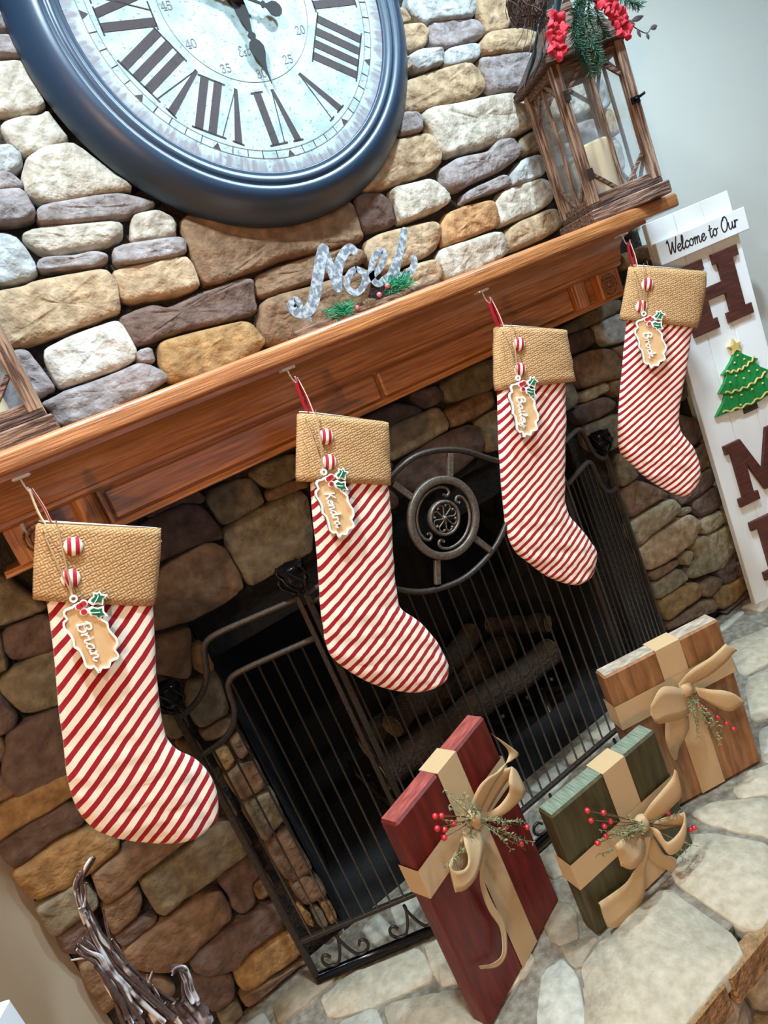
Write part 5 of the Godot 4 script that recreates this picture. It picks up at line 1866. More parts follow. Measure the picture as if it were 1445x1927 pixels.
	rock("k", [767,1983,791,1982,820,1982,818,2009,791,2013,762,2007])
	rock("T", [-592,1364,-540,1358,-526,1362,-418,1353,-403,1345,-398,1322,-412,1276,-437,1275,-552,1270,-599,1272,-631,1282])
	rock("T", [-395,1344,-281,1334,-258,1328,-261,1275,-282,1270,-403,1285,-399,1325])
	rock("T", [111,1254,151,1263,300,1254,311,1241,297,1210,271,1193,177,1186,135,1184,98,1218])
	rock("T", [149,1364,252,1434,292,1431,368,1429,378,1385,363,1358,275,1351,191,1348,146,1354])
	rock("T", [477,1172,504,1187,649,1196,667,1152,606,1138,474,1133,468,1153])
	rock("T", [171,1174,212,1179,263,1175,266,1135,230,1132,166,1134])
	rock("T", [627,1684,720,1674,692,1604,617,1603,618,1621,617,1653])
	rock("T", [388,1676,404,1674,406,1649,382,1648])
	rock("T", [382,1647,434,1643,452,1625,436,1601,372,1590,371,1623])
	rock("T", [585,1580,612,1601,686,1600,762,1586,755,1553,683,1549,585,1558])
	rock("T", [338,1539,417,1547,514,1553,542,1549,562,1527,566,1493,534,1482,421,1478,318,1481,315,1505])
	rock("T", [361,1582,371,1580,376,1566,352,1555])
	rock("T", [894,1533,930,1542,930,1459,887,1461])
	rock("T", [909,1371,930,1374,930,1312,898,1310])
	rock("T", [739,1213,857,1211,844,1137,725,1140])
	rock("T", [562,297,654,301,782,297,814,253,766,216,663,213,567,225,559,271])
	rock("T", [-976,1201,-899,1196,-816,1200,-822,1209,-899,1214,-974,1208])
	rock("T", [-977,1391,-904,1385,-828,1387,-833,1409,-904,1410,-978,1410])
	rock("T", [-717,1386,-678,1384,-636,1387,-635,1409,-678,1412,-717,1409])
	rock("T", [-634,1451,-609,1452,-578,1456,-582,1481,-609,1484,-635,1479])
	rock("T", [-976,1531,-891,1528,-801,1534,-806,1559,-891,1558,-980,1557])
	rock("T", [-712,1527,-681,1522,-646,1530,-648,1555,-681,1560,-712,1559])
	rock("T", [-736,1596,-696,1587,-653,1593,-654,1605,-696,1608,-736,1607])
	rock("T", [-777,1644,-765,1640,-746,1645,-751,1661,-765,1666,-779,1660])
	rock("T", [-679,1645,-661,1643,-638,1646,-643,1660,-661,1665,-683,1659])
	rock("T", [882,1642,903,1641,926,1647,923,1663,903,1664,885,1658])
	rock("T", [902,1759,911,1758,924,1762,924,1779,911,1781,901,1777])
	rock("T", [-473,1821,-458,1817,-439,1817,-439,1845,-458,1843,-478,1842])
	rock("T", [737,1818,778,1816,823,1821,818,1841,778,1846,736,1840])
	rock("T", [-975,1876,-916,1878,-852,1881,-854,1889,-916,1889,-978,1887])
	rock("T", [880,1879,901,1874,924,1879,923,1890,901,1889,877,1891])
	rock("T", [-608,1923,-586,1919,-560,1927,-562,1939,-586,1942,-605,1938])
	rock("T", [-461,1922,-426,1919,-389,1925,-393,1939,-426,1940,-459,1937])
	rock("T", [707,1924,744,1919,782,1922,782,1936,744,1940,707,1938])
	rock("T", [-975,1987,-904,1983,-827,1988,-830,2010,-904,2012,-980,2008])
	rock("T", [-772,1984,-761,1981,-746,1984,-750,2010,-761,2011,-773,2011])
	rock("T", [189,1980,232,1982,275,1983,276,2012,232,2012,191,2009])
	rock("T", [375,1985,406,1981,443,1980,439,2007,406,2010,369,2010])
	rock("T", [505,1985,520,1981,541,1980,535,2007,520,2009,504,2011])
	rock("T", [884,1983,904,1979,924,1983,922,2009,904,2010,888,2009])
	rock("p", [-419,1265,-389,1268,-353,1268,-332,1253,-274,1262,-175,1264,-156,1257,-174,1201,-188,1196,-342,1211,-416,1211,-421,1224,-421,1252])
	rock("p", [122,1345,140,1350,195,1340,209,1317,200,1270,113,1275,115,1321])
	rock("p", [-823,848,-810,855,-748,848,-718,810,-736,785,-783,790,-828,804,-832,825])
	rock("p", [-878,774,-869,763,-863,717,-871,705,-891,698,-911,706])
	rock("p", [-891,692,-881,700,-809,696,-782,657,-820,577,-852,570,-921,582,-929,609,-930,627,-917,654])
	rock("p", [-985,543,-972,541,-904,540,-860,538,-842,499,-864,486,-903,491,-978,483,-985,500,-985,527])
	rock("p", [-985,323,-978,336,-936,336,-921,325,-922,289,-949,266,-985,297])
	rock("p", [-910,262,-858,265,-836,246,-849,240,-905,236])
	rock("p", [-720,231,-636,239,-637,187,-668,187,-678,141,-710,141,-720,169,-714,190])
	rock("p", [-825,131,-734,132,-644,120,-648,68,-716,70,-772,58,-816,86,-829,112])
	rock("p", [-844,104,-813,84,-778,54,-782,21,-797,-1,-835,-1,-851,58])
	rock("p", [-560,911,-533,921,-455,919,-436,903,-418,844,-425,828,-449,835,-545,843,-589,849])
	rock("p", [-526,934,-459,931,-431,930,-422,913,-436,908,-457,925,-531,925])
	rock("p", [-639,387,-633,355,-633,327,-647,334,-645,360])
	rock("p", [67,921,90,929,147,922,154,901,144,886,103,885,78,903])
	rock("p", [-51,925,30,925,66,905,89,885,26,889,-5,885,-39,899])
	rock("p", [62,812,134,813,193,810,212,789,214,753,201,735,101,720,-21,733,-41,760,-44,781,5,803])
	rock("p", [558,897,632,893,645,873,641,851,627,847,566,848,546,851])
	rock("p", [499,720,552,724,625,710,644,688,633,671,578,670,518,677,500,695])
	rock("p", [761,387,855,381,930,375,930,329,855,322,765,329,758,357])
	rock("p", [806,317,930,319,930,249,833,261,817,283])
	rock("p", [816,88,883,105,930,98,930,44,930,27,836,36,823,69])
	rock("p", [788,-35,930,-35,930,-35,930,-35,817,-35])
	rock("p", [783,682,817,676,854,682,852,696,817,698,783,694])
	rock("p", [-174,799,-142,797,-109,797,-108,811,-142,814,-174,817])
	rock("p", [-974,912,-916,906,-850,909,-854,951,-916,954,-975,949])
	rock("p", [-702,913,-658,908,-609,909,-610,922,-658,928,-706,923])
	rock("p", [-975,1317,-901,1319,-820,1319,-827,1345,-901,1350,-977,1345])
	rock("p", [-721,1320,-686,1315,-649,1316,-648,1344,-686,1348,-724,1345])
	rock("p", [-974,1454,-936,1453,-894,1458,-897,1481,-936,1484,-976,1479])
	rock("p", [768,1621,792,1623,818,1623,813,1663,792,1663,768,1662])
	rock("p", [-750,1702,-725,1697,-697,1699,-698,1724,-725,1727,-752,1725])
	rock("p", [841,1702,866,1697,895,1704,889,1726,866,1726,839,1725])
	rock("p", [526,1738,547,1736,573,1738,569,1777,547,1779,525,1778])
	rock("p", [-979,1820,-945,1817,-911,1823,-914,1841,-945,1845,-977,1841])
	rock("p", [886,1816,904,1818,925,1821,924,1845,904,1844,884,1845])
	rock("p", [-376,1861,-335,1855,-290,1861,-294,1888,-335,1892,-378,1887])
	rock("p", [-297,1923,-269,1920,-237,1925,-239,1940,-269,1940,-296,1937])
	rock("W", [-562,1253,-515,1262,-429,1263,-419,1251,-420,1194,-448,1185,-562,1186,-565,1201])
	rock("o", [-378,1201,-363,1204,-219,1191,-200,1183,-182,1132,-300,1112,-387,1131,-394,1156])
	rock("o", [-966,591,-950,595,-846,589,-821,553,-838,540,-903,543,-975,545,-985,549])
	rock("o", [-985,477,-979,481,-858,482,-833,439,-827,418,-838,407,-906,400,-948,409,-981,418,-985,452])
	rock("o", [-771,57,-753,58,-644,50,-638,-8,-662,-14,-748,-7,-772,2,-776,25])
	rock("o", [-565,669,-545,665,-545,643,-546,608,-568,609,-579,634])
	rock("o", [-618,469,-590,461,-589,425,-616,421])
	rock("o", [-608,75,-600,50,-602,16,-613,40])
	rock("o", [-571,56,-555,51,-555,2,-572,2])
	rock("o", [770,35,794,40,930,22,930,-25,874,-31,798,-26,783,2])
	rock("o", [563,130,645,127,719,111,742,80,728,59,647,64,572,64])
	rock("o", [-976,-25,-943,-29,-903,-24,-906,25,-943,31,-975,25])
	rock("o", [692,467,715,464,738,467,734,500,715,503,696,496])
	rock("o", [845,800,885,797,923,801,924,811,885,819,845,816])
	rock("o", [798,832,811,829,827,830,821,897,811,899,796,896])
	rock("o", [813,993,829,991,845,995,842,1025,829,1027,813,1024])
	rock("o", [678,1069,697,1070,723,1073,721,1099,697,1104,673,1097])
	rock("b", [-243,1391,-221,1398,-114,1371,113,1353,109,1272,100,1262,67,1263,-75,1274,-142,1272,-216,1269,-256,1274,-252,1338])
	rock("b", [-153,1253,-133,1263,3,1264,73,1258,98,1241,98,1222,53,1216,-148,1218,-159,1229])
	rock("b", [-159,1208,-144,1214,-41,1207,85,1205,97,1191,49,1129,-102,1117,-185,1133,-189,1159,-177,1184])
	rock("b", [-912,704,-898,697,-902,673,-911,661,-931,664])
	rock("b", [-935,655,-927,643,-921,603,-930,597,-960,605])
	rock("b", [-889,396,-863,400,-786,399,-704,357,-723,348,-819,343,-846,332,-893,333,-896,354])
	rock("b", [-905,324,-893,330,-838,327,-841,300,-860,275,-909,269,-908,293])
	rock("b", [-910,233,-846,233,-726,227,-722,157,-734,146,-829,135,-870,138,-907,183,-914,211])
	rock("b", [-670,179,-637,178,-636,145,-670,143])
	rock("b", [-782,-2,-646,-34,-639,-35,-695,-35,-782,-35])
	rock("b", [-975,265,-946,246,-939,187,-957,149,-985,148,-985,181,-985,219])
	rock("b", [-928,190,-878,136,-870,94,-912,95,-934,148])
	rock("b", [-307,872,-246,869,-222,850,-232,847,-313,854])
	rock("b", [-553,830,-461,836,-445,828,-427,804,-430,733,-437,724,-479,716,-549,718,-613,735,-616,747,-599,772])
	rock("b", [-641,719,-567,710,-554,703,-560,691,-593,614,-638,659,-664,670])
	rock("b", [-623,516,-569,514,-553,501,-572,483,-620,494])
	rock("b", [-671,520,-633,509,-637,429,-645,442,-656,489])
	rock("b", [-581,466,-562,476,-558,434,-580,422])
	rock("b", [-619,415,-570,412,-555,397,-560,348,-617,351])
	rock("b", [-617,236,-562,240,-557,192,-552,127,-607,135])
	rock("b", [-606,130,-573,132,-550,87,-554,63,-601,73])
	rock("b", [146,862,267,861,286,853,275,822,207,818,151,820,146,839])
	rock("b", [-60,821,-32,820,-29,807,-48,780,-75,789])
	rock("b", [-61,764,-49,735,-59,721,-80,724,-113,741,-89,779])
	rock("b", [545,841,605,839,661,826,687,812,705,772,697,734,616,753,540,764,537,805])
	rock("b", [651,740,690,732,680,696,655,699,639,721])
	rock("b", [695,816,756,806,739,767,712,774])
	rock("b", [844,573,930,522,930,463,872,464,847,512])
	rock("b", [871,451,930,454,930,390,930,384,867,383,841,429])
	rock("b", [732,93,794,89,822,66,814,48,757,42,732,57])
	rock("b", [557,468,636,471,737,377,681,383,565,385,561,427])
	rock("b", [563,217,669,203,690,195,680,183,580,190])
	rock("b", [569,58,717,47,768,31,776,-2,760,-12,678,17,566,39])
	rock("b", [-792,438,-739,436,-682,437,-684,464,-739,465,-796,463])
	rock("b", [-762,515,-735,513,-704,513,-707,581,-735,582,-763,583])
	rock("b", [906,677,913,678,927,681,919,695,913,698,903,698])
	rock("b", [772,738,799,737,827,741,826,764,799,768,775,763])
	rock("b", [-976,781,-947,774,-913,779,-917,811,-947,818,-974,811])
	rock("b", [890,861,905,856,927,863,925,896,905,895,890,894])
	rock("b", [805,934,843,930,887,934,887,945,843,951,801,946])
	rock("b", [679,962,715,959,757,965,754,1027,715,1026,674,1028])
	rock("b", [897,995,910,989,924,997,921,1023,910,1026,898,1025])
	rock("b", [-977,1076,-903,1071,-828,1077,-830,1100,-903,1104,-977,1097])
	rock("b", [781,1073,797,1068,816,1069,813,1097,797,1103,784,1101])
	rock("O", [315,1240,337,1258,385,1262,467,1256,474,1245,467,1204,450,1198,344,1194,303,1195,304,1215])
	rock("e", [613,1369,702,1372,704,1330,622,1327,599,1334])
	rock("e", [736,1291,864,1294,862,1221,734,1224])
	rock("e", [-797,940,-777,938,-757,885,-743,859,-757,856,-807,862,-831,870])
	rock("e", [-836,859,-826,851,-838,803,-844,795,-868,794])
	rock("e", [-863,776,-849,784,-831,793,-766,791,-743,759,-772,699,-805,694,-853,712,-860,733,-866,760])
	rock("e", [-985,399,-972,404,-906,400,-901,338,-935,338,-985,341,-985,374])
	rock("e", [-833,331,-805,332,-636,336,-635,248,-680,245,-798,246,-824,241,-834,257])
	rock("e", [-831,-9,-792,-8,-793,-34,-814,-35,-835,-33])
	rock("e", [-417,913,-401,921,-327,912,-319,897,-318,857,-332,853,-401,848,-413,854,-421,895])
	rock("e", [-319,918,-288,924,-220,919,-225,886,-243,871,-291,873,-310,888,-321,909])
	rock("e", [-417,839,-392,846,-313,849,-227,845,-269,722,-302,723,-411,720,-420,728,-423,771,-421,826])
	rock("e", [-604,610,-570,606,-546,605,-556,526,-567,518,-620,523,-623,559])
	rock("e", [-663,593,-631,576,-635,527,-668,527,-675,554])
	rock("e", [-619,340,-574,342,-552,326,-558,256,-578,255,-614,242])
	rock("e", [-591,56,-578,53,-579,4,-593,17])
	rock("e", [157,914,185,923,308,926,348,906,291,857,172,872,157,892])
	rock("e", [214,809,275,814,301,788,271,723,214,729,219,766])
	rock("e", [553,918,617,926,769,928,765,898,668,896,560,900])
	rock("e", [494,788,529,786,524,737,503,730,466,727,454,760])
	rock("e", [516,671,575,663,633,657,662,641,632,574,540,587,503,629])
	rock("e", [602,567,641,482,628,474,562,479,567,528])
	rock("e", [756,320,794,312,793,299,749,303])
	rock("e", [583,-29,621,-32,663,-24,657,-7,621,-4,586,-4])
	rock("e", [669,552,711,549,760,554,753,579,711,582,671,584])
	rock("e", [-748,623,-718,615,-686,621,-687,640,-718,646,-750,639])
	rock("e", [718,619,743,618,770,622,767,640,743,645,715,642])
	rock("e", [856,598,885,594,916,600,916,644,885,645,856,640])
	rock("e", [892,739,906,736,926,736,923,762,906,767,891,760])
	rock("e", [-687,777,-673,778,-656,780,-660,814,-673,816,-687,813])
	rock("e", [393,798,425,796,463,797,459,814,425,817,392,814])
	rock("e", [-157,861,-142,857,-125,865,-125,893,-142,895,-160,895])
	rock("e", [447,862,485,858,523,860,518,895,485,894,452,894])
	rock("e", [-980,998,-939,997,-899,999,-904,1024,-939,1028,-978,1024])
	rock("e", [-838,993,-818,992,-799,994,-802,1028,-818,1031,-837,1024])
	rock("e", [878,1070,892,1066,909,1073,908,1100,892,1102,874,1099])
	rock("E", [-11,871,-2,884,113,878,138,874,143,829,133,819,50,815,9,813,-23,813,-28,829])
	rock("E", [542,750,632,747,639,735,635,725,589,723,538,727])
	rock("E", [817,248,836,256,930,238,930,207,869,208,808,216])
	rock("E", [777,218,815,209,930,192,930,131,930,113,849,89,809,99,715,124,704,145,758,163,758,199])
	rock("E", [561,377,733,369,753,335,735,316,634,311,564,302,555,354])
	rock("E", [571,181,600,180,681,175,698,144,692,130,626,130,566,138])
	rock("E", [704,191,729,203,744,195,731,177,706,172])

func flags() -> void:
	flag("w", [-208,373,-62,389,-77,555,-236,557,-310,557,-375,479,-302,412,-280,383])
	flag("w", [-43,384,59,350,88,386,121,474,51,551,-50,553])
	flag("w", [105,323,157,339,223,415,140,472,109,386])
	flag("e", [-217,222,-202,289,-245,339,-277,316,-261,262])
	flag("e", [-275,325,-246,338,-218,361,-281,376,-285,353])
	flag("k", [-327,337,-293,343,-292,376,-336,441,-377,477,-424,428,-376,371])
	flag("w", [207,352,269,349,308,375,240,414,193,376])
	flag("w", [785,99,642,182,552,151,666,40])
	flag("w", [540,171,626,197,463,296,411,268])
	flag("k", [390,296,437,316,335,379,305,357])
	flag("w", [-656,44,-588,48,-458,112,-475,187,-526,168,-590,140,-658,97])
	flag("w", [-450,117,-416,132,-448,230,-471,211,-469,181])
	flag("w", [-571,158,-487,219,-448,251,-461,333,-590,240])
	flag("k", [-654,119,-585,149,-601,228,-665,162])
	flag("w", [-1241,-28,-1179,-31,-1114,-26,-1126,30,-1179,29,-1243,18])
	flag("w", [-1090,4,-1051,9,-1005,3,-1002,17,-1051,26,-1093,20])
	flag("w", [-981,-33,-936,-30,-893,-30,-898,19,-936,29,-983,18])
	flag("k", [-870,-22,-814,-32,-759,-24,-758,25,-814,31,-871,17])
	flag("e", [-735,-26,-680,-31,-622,-33,-617,30,-680,28,-744,22])
	flag("k", [-523,-22,-505,-33,-478,-28,-478,28,-505,27,-522,24])
	flag("k", [-452,-22,-427,-30,-391,-29,-402,23,-427,30,-462,30])
	flag("e", [-374,16,-335,9,-297,14,-292,18,-335,25,-373,19])
	flag("w", [-273,-26,-241,-32,-210,-21,-205,24,-241,27,-275,27])
	flag("w", [-187,-24,-116,-29,-46,-29,-49,25,-116,25,-189,29])
	flag("k", [-30,-24,24,-29,71,-28,65,22,24,30,-16,26])
	flag("w", [88,-22,129,-28,165,-29,166,20,129,28,90,19])
	flag("w", [184,-34,256,-32,320,-34,331,27,256,26,190,29])
	flag("w", [349,-24,430,-28,509,-27,506,21,430,30,349,29])
	flag("w", [535,-25,601,-30,663,-23,667,-20,601,-12,540,-8])
	flag("k", [696,-25,757,-28,824,-25,825,-12,757,-8,694,-14])
	flag("w", [843,-31,914,-33,976,-26,983,23,914,27,842,30])
	flag("e", [1001,-29,1039,-30,1077,-30,1077,19,1039,31,1008,27])
	flag("w", [1149,-28,1154,-30,1164,-27,1164,30,1154,30,1146,26])
	flag("w", [1190,-32,1251,-35,1319,-29,1320,19,1251,28,1183,21])
	flag("k", [-1237,108,-1167,96,-1098,100,-1096,132,-1167,135,-1237,128])
	flag("k", [-1076,53,-1042,46,-1008,42,-1017,131,-1042,130,-1070,130])
	flag("w", [-985,99,-934,96,-883,103,-878,124,-934,136,-989,125])
	flag("w", [-851,101,-817,101,-776,103,-780,123,-817,134,-857,135])
	flag("w", [-749,96,-722,95,-696,101,-694,132,-722,135,-756,123])
	flag("k", [-333,42,-296,44,-265,47,-266,132,-296,136,-329,137])
	flag("w", [-243,94,-174,97,-108,101,-106,129,-174,132,-239,129])
	flag("w", [81,102,139,100,204,96,194,125,139,137,85,128])
	flag("w", [374,105,429,99,478,98,479,124,429,133,376,123])
	flag("e", [910,106,979,100,1042,94,1049,126,979,130,912,131])
	flag("e", [1168,98,1222,95,1278,102,1278,131,1222,131,1168,130])
	flag("e", [1311,55,1335,45,1359,52,1359,124,1335,130,1299,135])
	flag("e", [-1232,203,-1163,191,-1094,196,-1093,216,-1163,219,-1241,212])
	flag("e", [-1068,199,-1001,196,-931,194,-934,221,-1001,216,-1061,212])
	flag("e", [-183,154,-153,153,-124,155,-120,213,-153,219,-176,209])
	flag("w", [-105,148,-19,149,57,154,65,221,-19,221,-104,221])
	flag("k", [81,198,124,191,158,199,158,213,124,218,82,217])
	flag("e", [194,153,230,148,268,159,279,209,230,220,192,216])
	flag("k", [298,153,347,153,394,151,398,216,347,222,297,222])
	flag("k", [425,151,454,147,486,154,495,173,454,179,417,177])
	flag("w", [764,155,820,153,875,154,873,213,820,221,762,210])
	flag("w", [893,153,964,151,1028,160,1032,215,964,217,893,212])
	flag("e", [1052,160,1083,153,1104,155,1104,214,1083,217,1048,214])
	flag("k", [1130,148,1202,154,1263,156,1275,213,1202,216,1139,213])
	flag("e", [1346,152,1356,150,1368,157,1373,222,1356,217,1337,222])
	flag("w", [-1242,243,-1185,238,-1134,239,-1131,313,-1185,315,-1240,312])
	flag("k", [-1102,237,-1078,239,-1049,241,-1047,311,-1078,317,-1113,311])
	flag("e", [-1020,286,-982,282,-945,289,-937,306,-982,315,-1021,305])
	flag("w", [-918,292,-853,282,-787,291,-788,313,-853,312,-916,316])
	flag("w", [-762,238,-718,238,-666,235,-666,317,-718,312,-759,313])
	flag("w", [-403,246,-363,240,-321,242,-324,307,-363,313,-404,312])
	flag("e", [-140,285,-100,287,-56,290,-61,309,-100,313,-146,316])
	flag("k", [-28,283,16,287,61,282,73,310,16,318,-40,310])
	flag("e", [92,240,143,235,197,233,189,260,143,270,86,260])
	flag("w", [549,283,581,282,613,292,620,313,581,313,542,312])
	flag("k", [647,245,676,240,715,235,712,316,676,312,642,307])
	flag("e", [735,290,806,282,872,294,874,316,806,313,740,307])
	flag("e", [898,237,959,239,1016,233,1014,304,959,314,902,312])
	flag("w", [1040,245,1102,239,1160,243,1161,316,1102,315,1037,316])
	flag("w", [1186,235,1227,236,1268,234,1270,310,1227,313,1187,313])
	flag("w", [-1237,328,-1179,330,-1119,329,-1114,422,-1179,431,-1237,426])
	flag("e", [-1022,334,-996,335,-977,331,-975,426,-996,433,-1018,432])
	flag("k", [-945,329,-887,335,-835,339,-826,425,-887,435,-946,431])
	flag("e", [-809,387,-726,388,-647,399,-651,435,-726,435,-802,430])
	flag("k", [-629,334,-572,332,-515,336,-514,431,-572,430,-619,433])
	flag("e", [372,390,409,393,446,390,447,427,409,432,369,432])
	flag("k", [470,331,543,333,618,331,617,429,543,435,468,422])
	flag("w", [639,397,687,390,737,395,739,426,687,432,642,430])
	flag("w", [762,392,826,387,896,396,886,430,826,435,761,431])
	flag("w", [912,339,953,330,992,330,984,432,953,434,918,426])
	flag("w", [1007,396,1072,391,1128,397,1132,429,1072,429,1015,422])
	flag("k", [1154,397,1218,393,1277,397,1283,425,1218,431,1151,423])
	flag("w", [1310,336,1342,333,1377,329,1373,424,1342,430,1305,430])
	flag("k", [-1238,446,-1208,448,-1176,449,-1182,499,-1208,501,-1242,502])
	flag("k", [-1155,456,-1073,447,-998,455,-986,498,-1073,503,-1153,507])
	flag("w", [-841,485,-806,483,-764,491,-769,494,-806,503,-844,495])
	flag("e", [-743,490,-709,482,-676,490,-677,506,-709,502,-738,494])
	flag("e", [-650,495,-617,487,-589,491,-580,497,-617,504,-644,500])
	flag("k", [-559,450,-515,452,-478,453,-466,502,-515,503,-558,504])
	flag("e", [229,446,289,451,350,447,358,496,289,507,228,502])
	flag("e", [379,487,456,482,536,490,527,498,456,501,378,506])
	flag("w", [550,487,637,482,723,487,710,506,637,502,560,501])
	flag("w", [823,494,897,486,966,490,965,494,897,507,822,494])
	flag("k", [986,494,1054,487,1112,484,1115,505,1054,501,987,496])
	flag("e", [1144,450,1199,450,1260,453,1259,496,1199,506,1138,506])
	flag("e", [1331,453,1343,448,1362,447,1363,494,1343,501,1324,502])
	flag("w", [-1232,523,-1227,523,-1220,525,-1210,545,-1227,548,-1235,543])
	flag("w", [-1045,531,-968,521,-899,522,-892,542,-968,545,-1042,546])
	flag("e", [-873,519,-814,519,-761,530,-764,540,-814,548,-864,547])
	flag("k", [-638,520,-569,523,-500,530,-507,550,-569,551,-629,548])
	flag("k", [-474,524,-452,522,-430,521,-421,541,-452,546,-482,544])
	flag("e", [156,519,187,524,221,519,223,547,187,552,153,539])
	flag("e", [472,531,497,519,519,522,522,539,497,550,477,540])
	flag("k", [543,520,576,522,602,527,605,550,576,550,545,540])
	flag("w", [760,525,801,519,849,528,848,552,801,548,756,551])
	flag("w", [964,529,993,524,1025,526,1020,551,993,551,958,542])
	flag("e", [1054,529,1059,521,1067,528,1065,549,1059,547,1055,541])
	flag("e", [1269,529,1343,521,1420,530,1425,550,1343,548,1257,547])

func _ready() -> void:
	rng.seed = 77
	nz.seed = 12
	nz.frequency = 0.03
	nz.fractal_octaves = 3
	# ---- camera
	var cam := Camera3D.new()
	cam.name = "camera"
	cam.fov = 74.985
	cam.near = 0.05
	cam.transform = Transform3D(Basis(Vector3(0.8033, -0.3757, 0.4622), Vector3(0.4351, 0.8998, -0.0248), Vector3(-0.4066, 0.2200, 0.8868)).orthonormalized(), Vector3(-0.675, 1.041, 1.217))
	cam.current = true
	add_child(cam)
	# ---- sky, exposure
	var we := WorldEnvironment.new()
	we.name = "environment"
	var env := Environment.new()
	env.background_mode = Environment.BG_SKY
	var sky := Sky.new()
	var sm := ProceduralSkyMaterial.new()
	sm.sky_top_color = Color(0.45, 0.62, 0.9)
	sm.sky_horizon_color = Color(0.8, 0.88, 0.96)
	sm.ground_horizon_color = Color(0.6, 0.62, 0.6)
	sm.ground_bottom_color = Color(0.35, 0.35, 0.33)
	sky.sky_material = sm
	env.sky = sky
	env.tonemap_mode = Environment.TONE_MAPPER_LINEAR
	env.tonemap_exposure = EXPOSURE
	env.sdfgi_enabled = true
	env.ssao_enabled = true
	env.ssil_enabled = true
	we.environment = env
	add_child(we)
	make_materials()
	# ---- lights: cool white cans washing the wall, added fill cans, daylight from the window behind, a warm room lamp
	for e in CANS:
		can_light(e[0], e[1], e[2], e[3], e[4], e[5])
	var day := AreaLight3D.new()
	day.name = "window_daylight"
	day.area_size = Vector2(3.6, 1.5)
	day.light_color = Color(0.72, 0.87, 1.0)
	day.light_energy = DAY
	day.area_range = 12.0
	day.shadow_enabled = true
	add_child(day)
	day.position = Vector3(0, 1.3, 5.3)
	floor_lamp()
	build_room()
	build_hearth()
	build_firebox()
	build_mantel()
	build_clock()
	build_screen()
	build_gifts()
	stocking(Vector3(-0.6860, 1.0000, 0.1500), 0.0, [-44.9,-105.8,-58.3,-146.6,-75.5,-193.4,-99.3,-253.8,-113.3,-295.4,-129.5,-338.6,-136.2,-362.3,-141.8,-391.8,-140.7,-424.0,-130.2,-454.1,-109.5,-481.7,-77.1,-513.9,-48.6,-535.8,-25.6,-544.7], [81.6,-177.2,62.0,-225.3,39.2,-278.4,19.9,-333.2,10.9,-364.8,9.4,-382.7,13.3,-400.6,21.8,-416.8,31.1,-433.6,37.5,-456.9,38.7,-481.9,33.8,-510.0,20.1,-536.9,5.1,-544.5], [-8.7,1.1,-24.2,-26.5,-41.9,-59.9,-58.3,-92.2], [142.5,-79.1,125.5,-112.7,105.0,-148.2,84.0,-179.5], [20.9,-47.1,-1.9,-86.5], Vector2(-0.0113, -0.1132), 113.9, -7.9, Vector3(-0.6838, 1.0688, 0.1580), Vector2(0.0008, -0.0010), 28.0, 18.00, 0)
	stocking(Vector3(-0.2620, 1.0000, 0.1500), 0.0, [-29.0,-117.7,-49.2,-167.3,-66.0,-219.0,-88.6,-278.3,-105.6,-323.5,-115.1,-353.0,-122.3,-379.8,-124.4,-405.4,-112.9,-435.5,-89.0,-477.3,-57.8,-516.6,-22.1,-547.8,5.8,-563.5,33.4,-570.6], [106.0,-179.7,86.0,-240.4,60.6,-302.3,43.1,-350.1,32.4,-388.7,35.9,-407.5,48.0,-426.9,57.3,-444.9,64.9,-464.3,72.4,-489.7,76.5,-514.5,76.4,-548.9,67.2,-565.8,52.0,-573.0], [-3.1,-4.8,-18.8,-35.9,-36.9,-71.8,-52.5,-105.0], [152.4,-83.0,140.7,-113.3,125.4,-148.4,109.7,-184.5], [22.0,-56.8,9.0,-98.0], Vector2(-0.0111, -0.1078), 114.2, -10.4, Vector3(-0.2514, 1.0700, 0.1580), Vector2(0.0132, -0.0104), 21.0, 16.60, 1)
	stocking(Vector3(0.1850, 1.0000, 0.1500), 8.0, [-37.2,-113.5,-68.7,-195.4,-94.8,-270.6,-116.1,-340.9,-125.4,-375.9,-129.3,-398.2,-129.0,-420.2,-123.7,-439.9,-110.4,-463.9,-95.9,-488.8,-82.5,-510.7,-64.3,-531.6,-44.9,-550.7,-24.7,-565.1], [116.2,-158.6,85.4,-238.5,51.8,-314.8,27.4,-371.8,19.3,-402.4,21.7,-424.7,30.6,-448.9,40.1,-472.4,46.8,-492.3,51.5,-509.9,51.7,-528.1,41.9,-549.0,25.6,-564.0,3.7,-570.8], [0.5,-4.8,-15.2,-39.2,-31.0,-77.1,-45.1,-117.1], [155.9,-67.2,149.9,-95.7,144.0,-131.3,138.0,-167.2], [28.7,-51.5,12.2,-97.7], Vector2(-0.0044, -0.1095), 115.5, -15.2, Vector3(0.1824, 1.0688, 0.1580), Vector2(0.0076, -0.0063), 23.0, 14.20, 2)
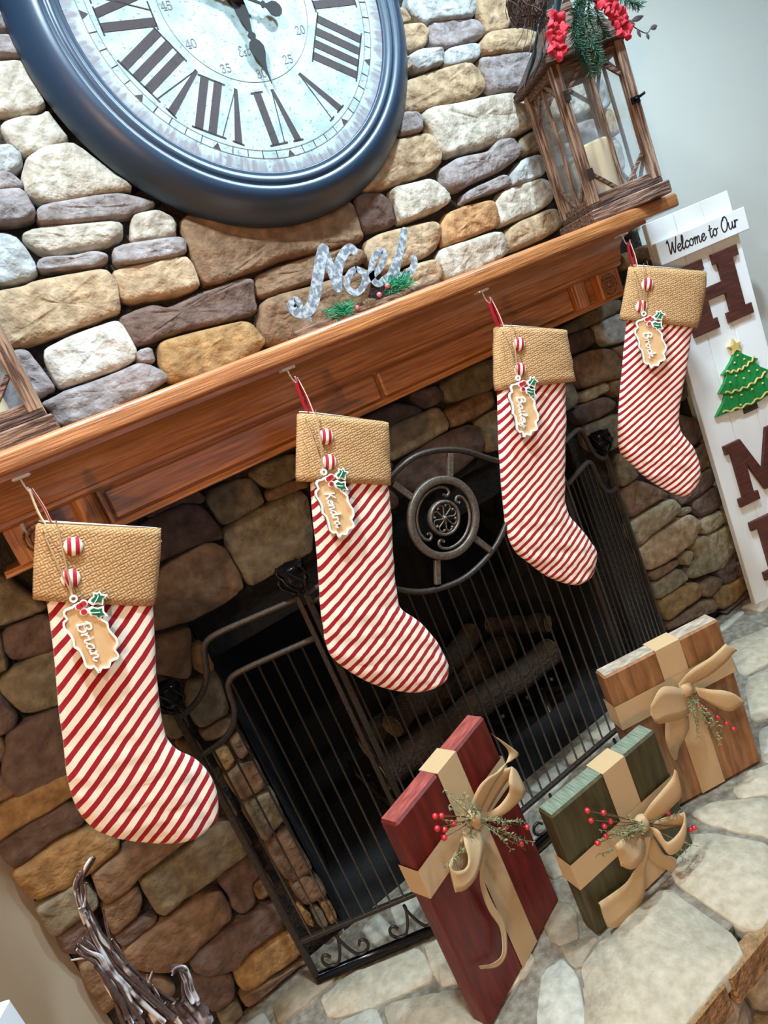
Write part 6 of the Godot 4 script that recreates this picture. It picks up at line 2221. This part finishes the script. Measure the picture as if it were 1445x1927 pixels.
	stocking(Vector3(0.5950, 1.0000, 0.1500), 30.0, [-44.2,-112.3,-68.7,-171.3,-103.5,-254.8,-127.4,-318.9,-138.5,-354.5,-144.0,-380.6,-141.6,-397.9,-132.9,-416.5,-116.8,-449.1,-103.3,-473.9,-90.2,-491.7,-75.2,-511.8,-61.3,-527.2,-44.7,-542.3], [90.8,-179.6,60.3,-247.8,29.0,-308.6,7.8,-360.4,3.2,-385.2,5.6,-403.5,12.2,-421.0,18.8,-438.5,21.2,-457.2,22.2,-476.7,18.3,-499.8,9.0,-523.6,-4.4,-539.0,-20.4,-549.3], [-5.1,-1.5,-23.5,-37.3,-40.8,-69.2,-56.6,-99.8], [153.1,-75.3,141.0,-110.2,123.1,-148.1,102.6,-181.8], [16.7,-49.7,-8.7,-89.8], Vector2(-0.0122, -0.1057), 120.1, -8.3, Vector3(0.5916, 1.0679, 0.1580), Vector2(0.0020, -0.0020), 23.0, 13.00, 3)
	build_noel()
	lantern(Vector3(0.55, 1.1115, 0.135), 22.0, "weathered wood and glass lantern at the right end of the mantel", "cream pillar candle inside the lantern at the mantel's right end", 0.186, 0.325, true)
	lantern(Vector3(-0.775, 1.1115, 0.10), 4.0, "weathered wood lantern cut by the left edge, at the mantel's left end", "cream pillar candle inside the lantern at the mantel's left end", 0.172, 0.325, false)
	build_topper()
	build_sign()
	build_reindeer()
	build_extras()

func floor_lamp() -> void:
	var t := thing("floor_lamp", "floor lamp with pale drum shade standing behind the viewer", "lamp", Vector3(-2.6, -0.34, 2.5))
	var s := S()
	lathe(s, [Vector2(0.0001, 0.0), Vector2(0.15, 0.0), Vector2(0.15, 0.02), Vector2(0.02, 0.03), Vector2(0.012, 0.05), Vector2(0.012, 1.35), Vector2(0.0001, 1.35)], 24, Vector3.ZERO, Basis(Vector3.RIGHT, -PI / 2))
	obj("stand", s, M.iron, t)
	s = S()
	ball(s, Vector3(0, 1.45, 0), 0.05, 14)
	obj("lamp_bulb", s, M.lamp_glow, t)
	var l := OmniLight3D.new()
	l.name = "lamp_light"
	l.light_color = Color(1.0, 0.78, 0.52)
	l.light_energy = WARM
	l.light_size = 0.04
	l.omni_range = 10.0
	l.omni_attenuation = 2.0
	l.shadow_enabled = true
	t.add_child(l)
	l.position = Vector3(0, 1.45, 0)

const EXPOSURE := 0.94
const DAY := 1.6
const WARM := 2.6
const CANS := [
	[Vector3(-0.45, 2.295, 0.60), 4.2, Color(0.84, 0.94, 1.0), "left recessed ceiling light above the fireplace", Vector3(-0.25, 0.0, 0.30), 56.0],
	[Vector3(0.45, 2.295, 0.55), 3.6, Color(0.84, 0.94, 1.0), "middle recessed ceiling light above the fireplace", Vector3(0.40, 0.0, 0.30), 60.0],
	[Vector3(1.40, 2.295, 1.05), 1.8, Color(0.70, 0.89, 1.0), "added right ceiling light, brightening the right wall, lantern and sign", Vector3(1.3, 0.6, 0.30), 62.0],  # unseen fitting, added to bring cool light to the right side
	[Vector3(-0.95, 2.295, 1.45), 1.5, Color(1.0, 0.95, 0.88), "added front ceiling light, unseen, brightening the hearth", Vector3(-0.45, 0.0, 0.30), 40.0],  # unseen fitting, added as fill for the hearth and stocking fronts
]
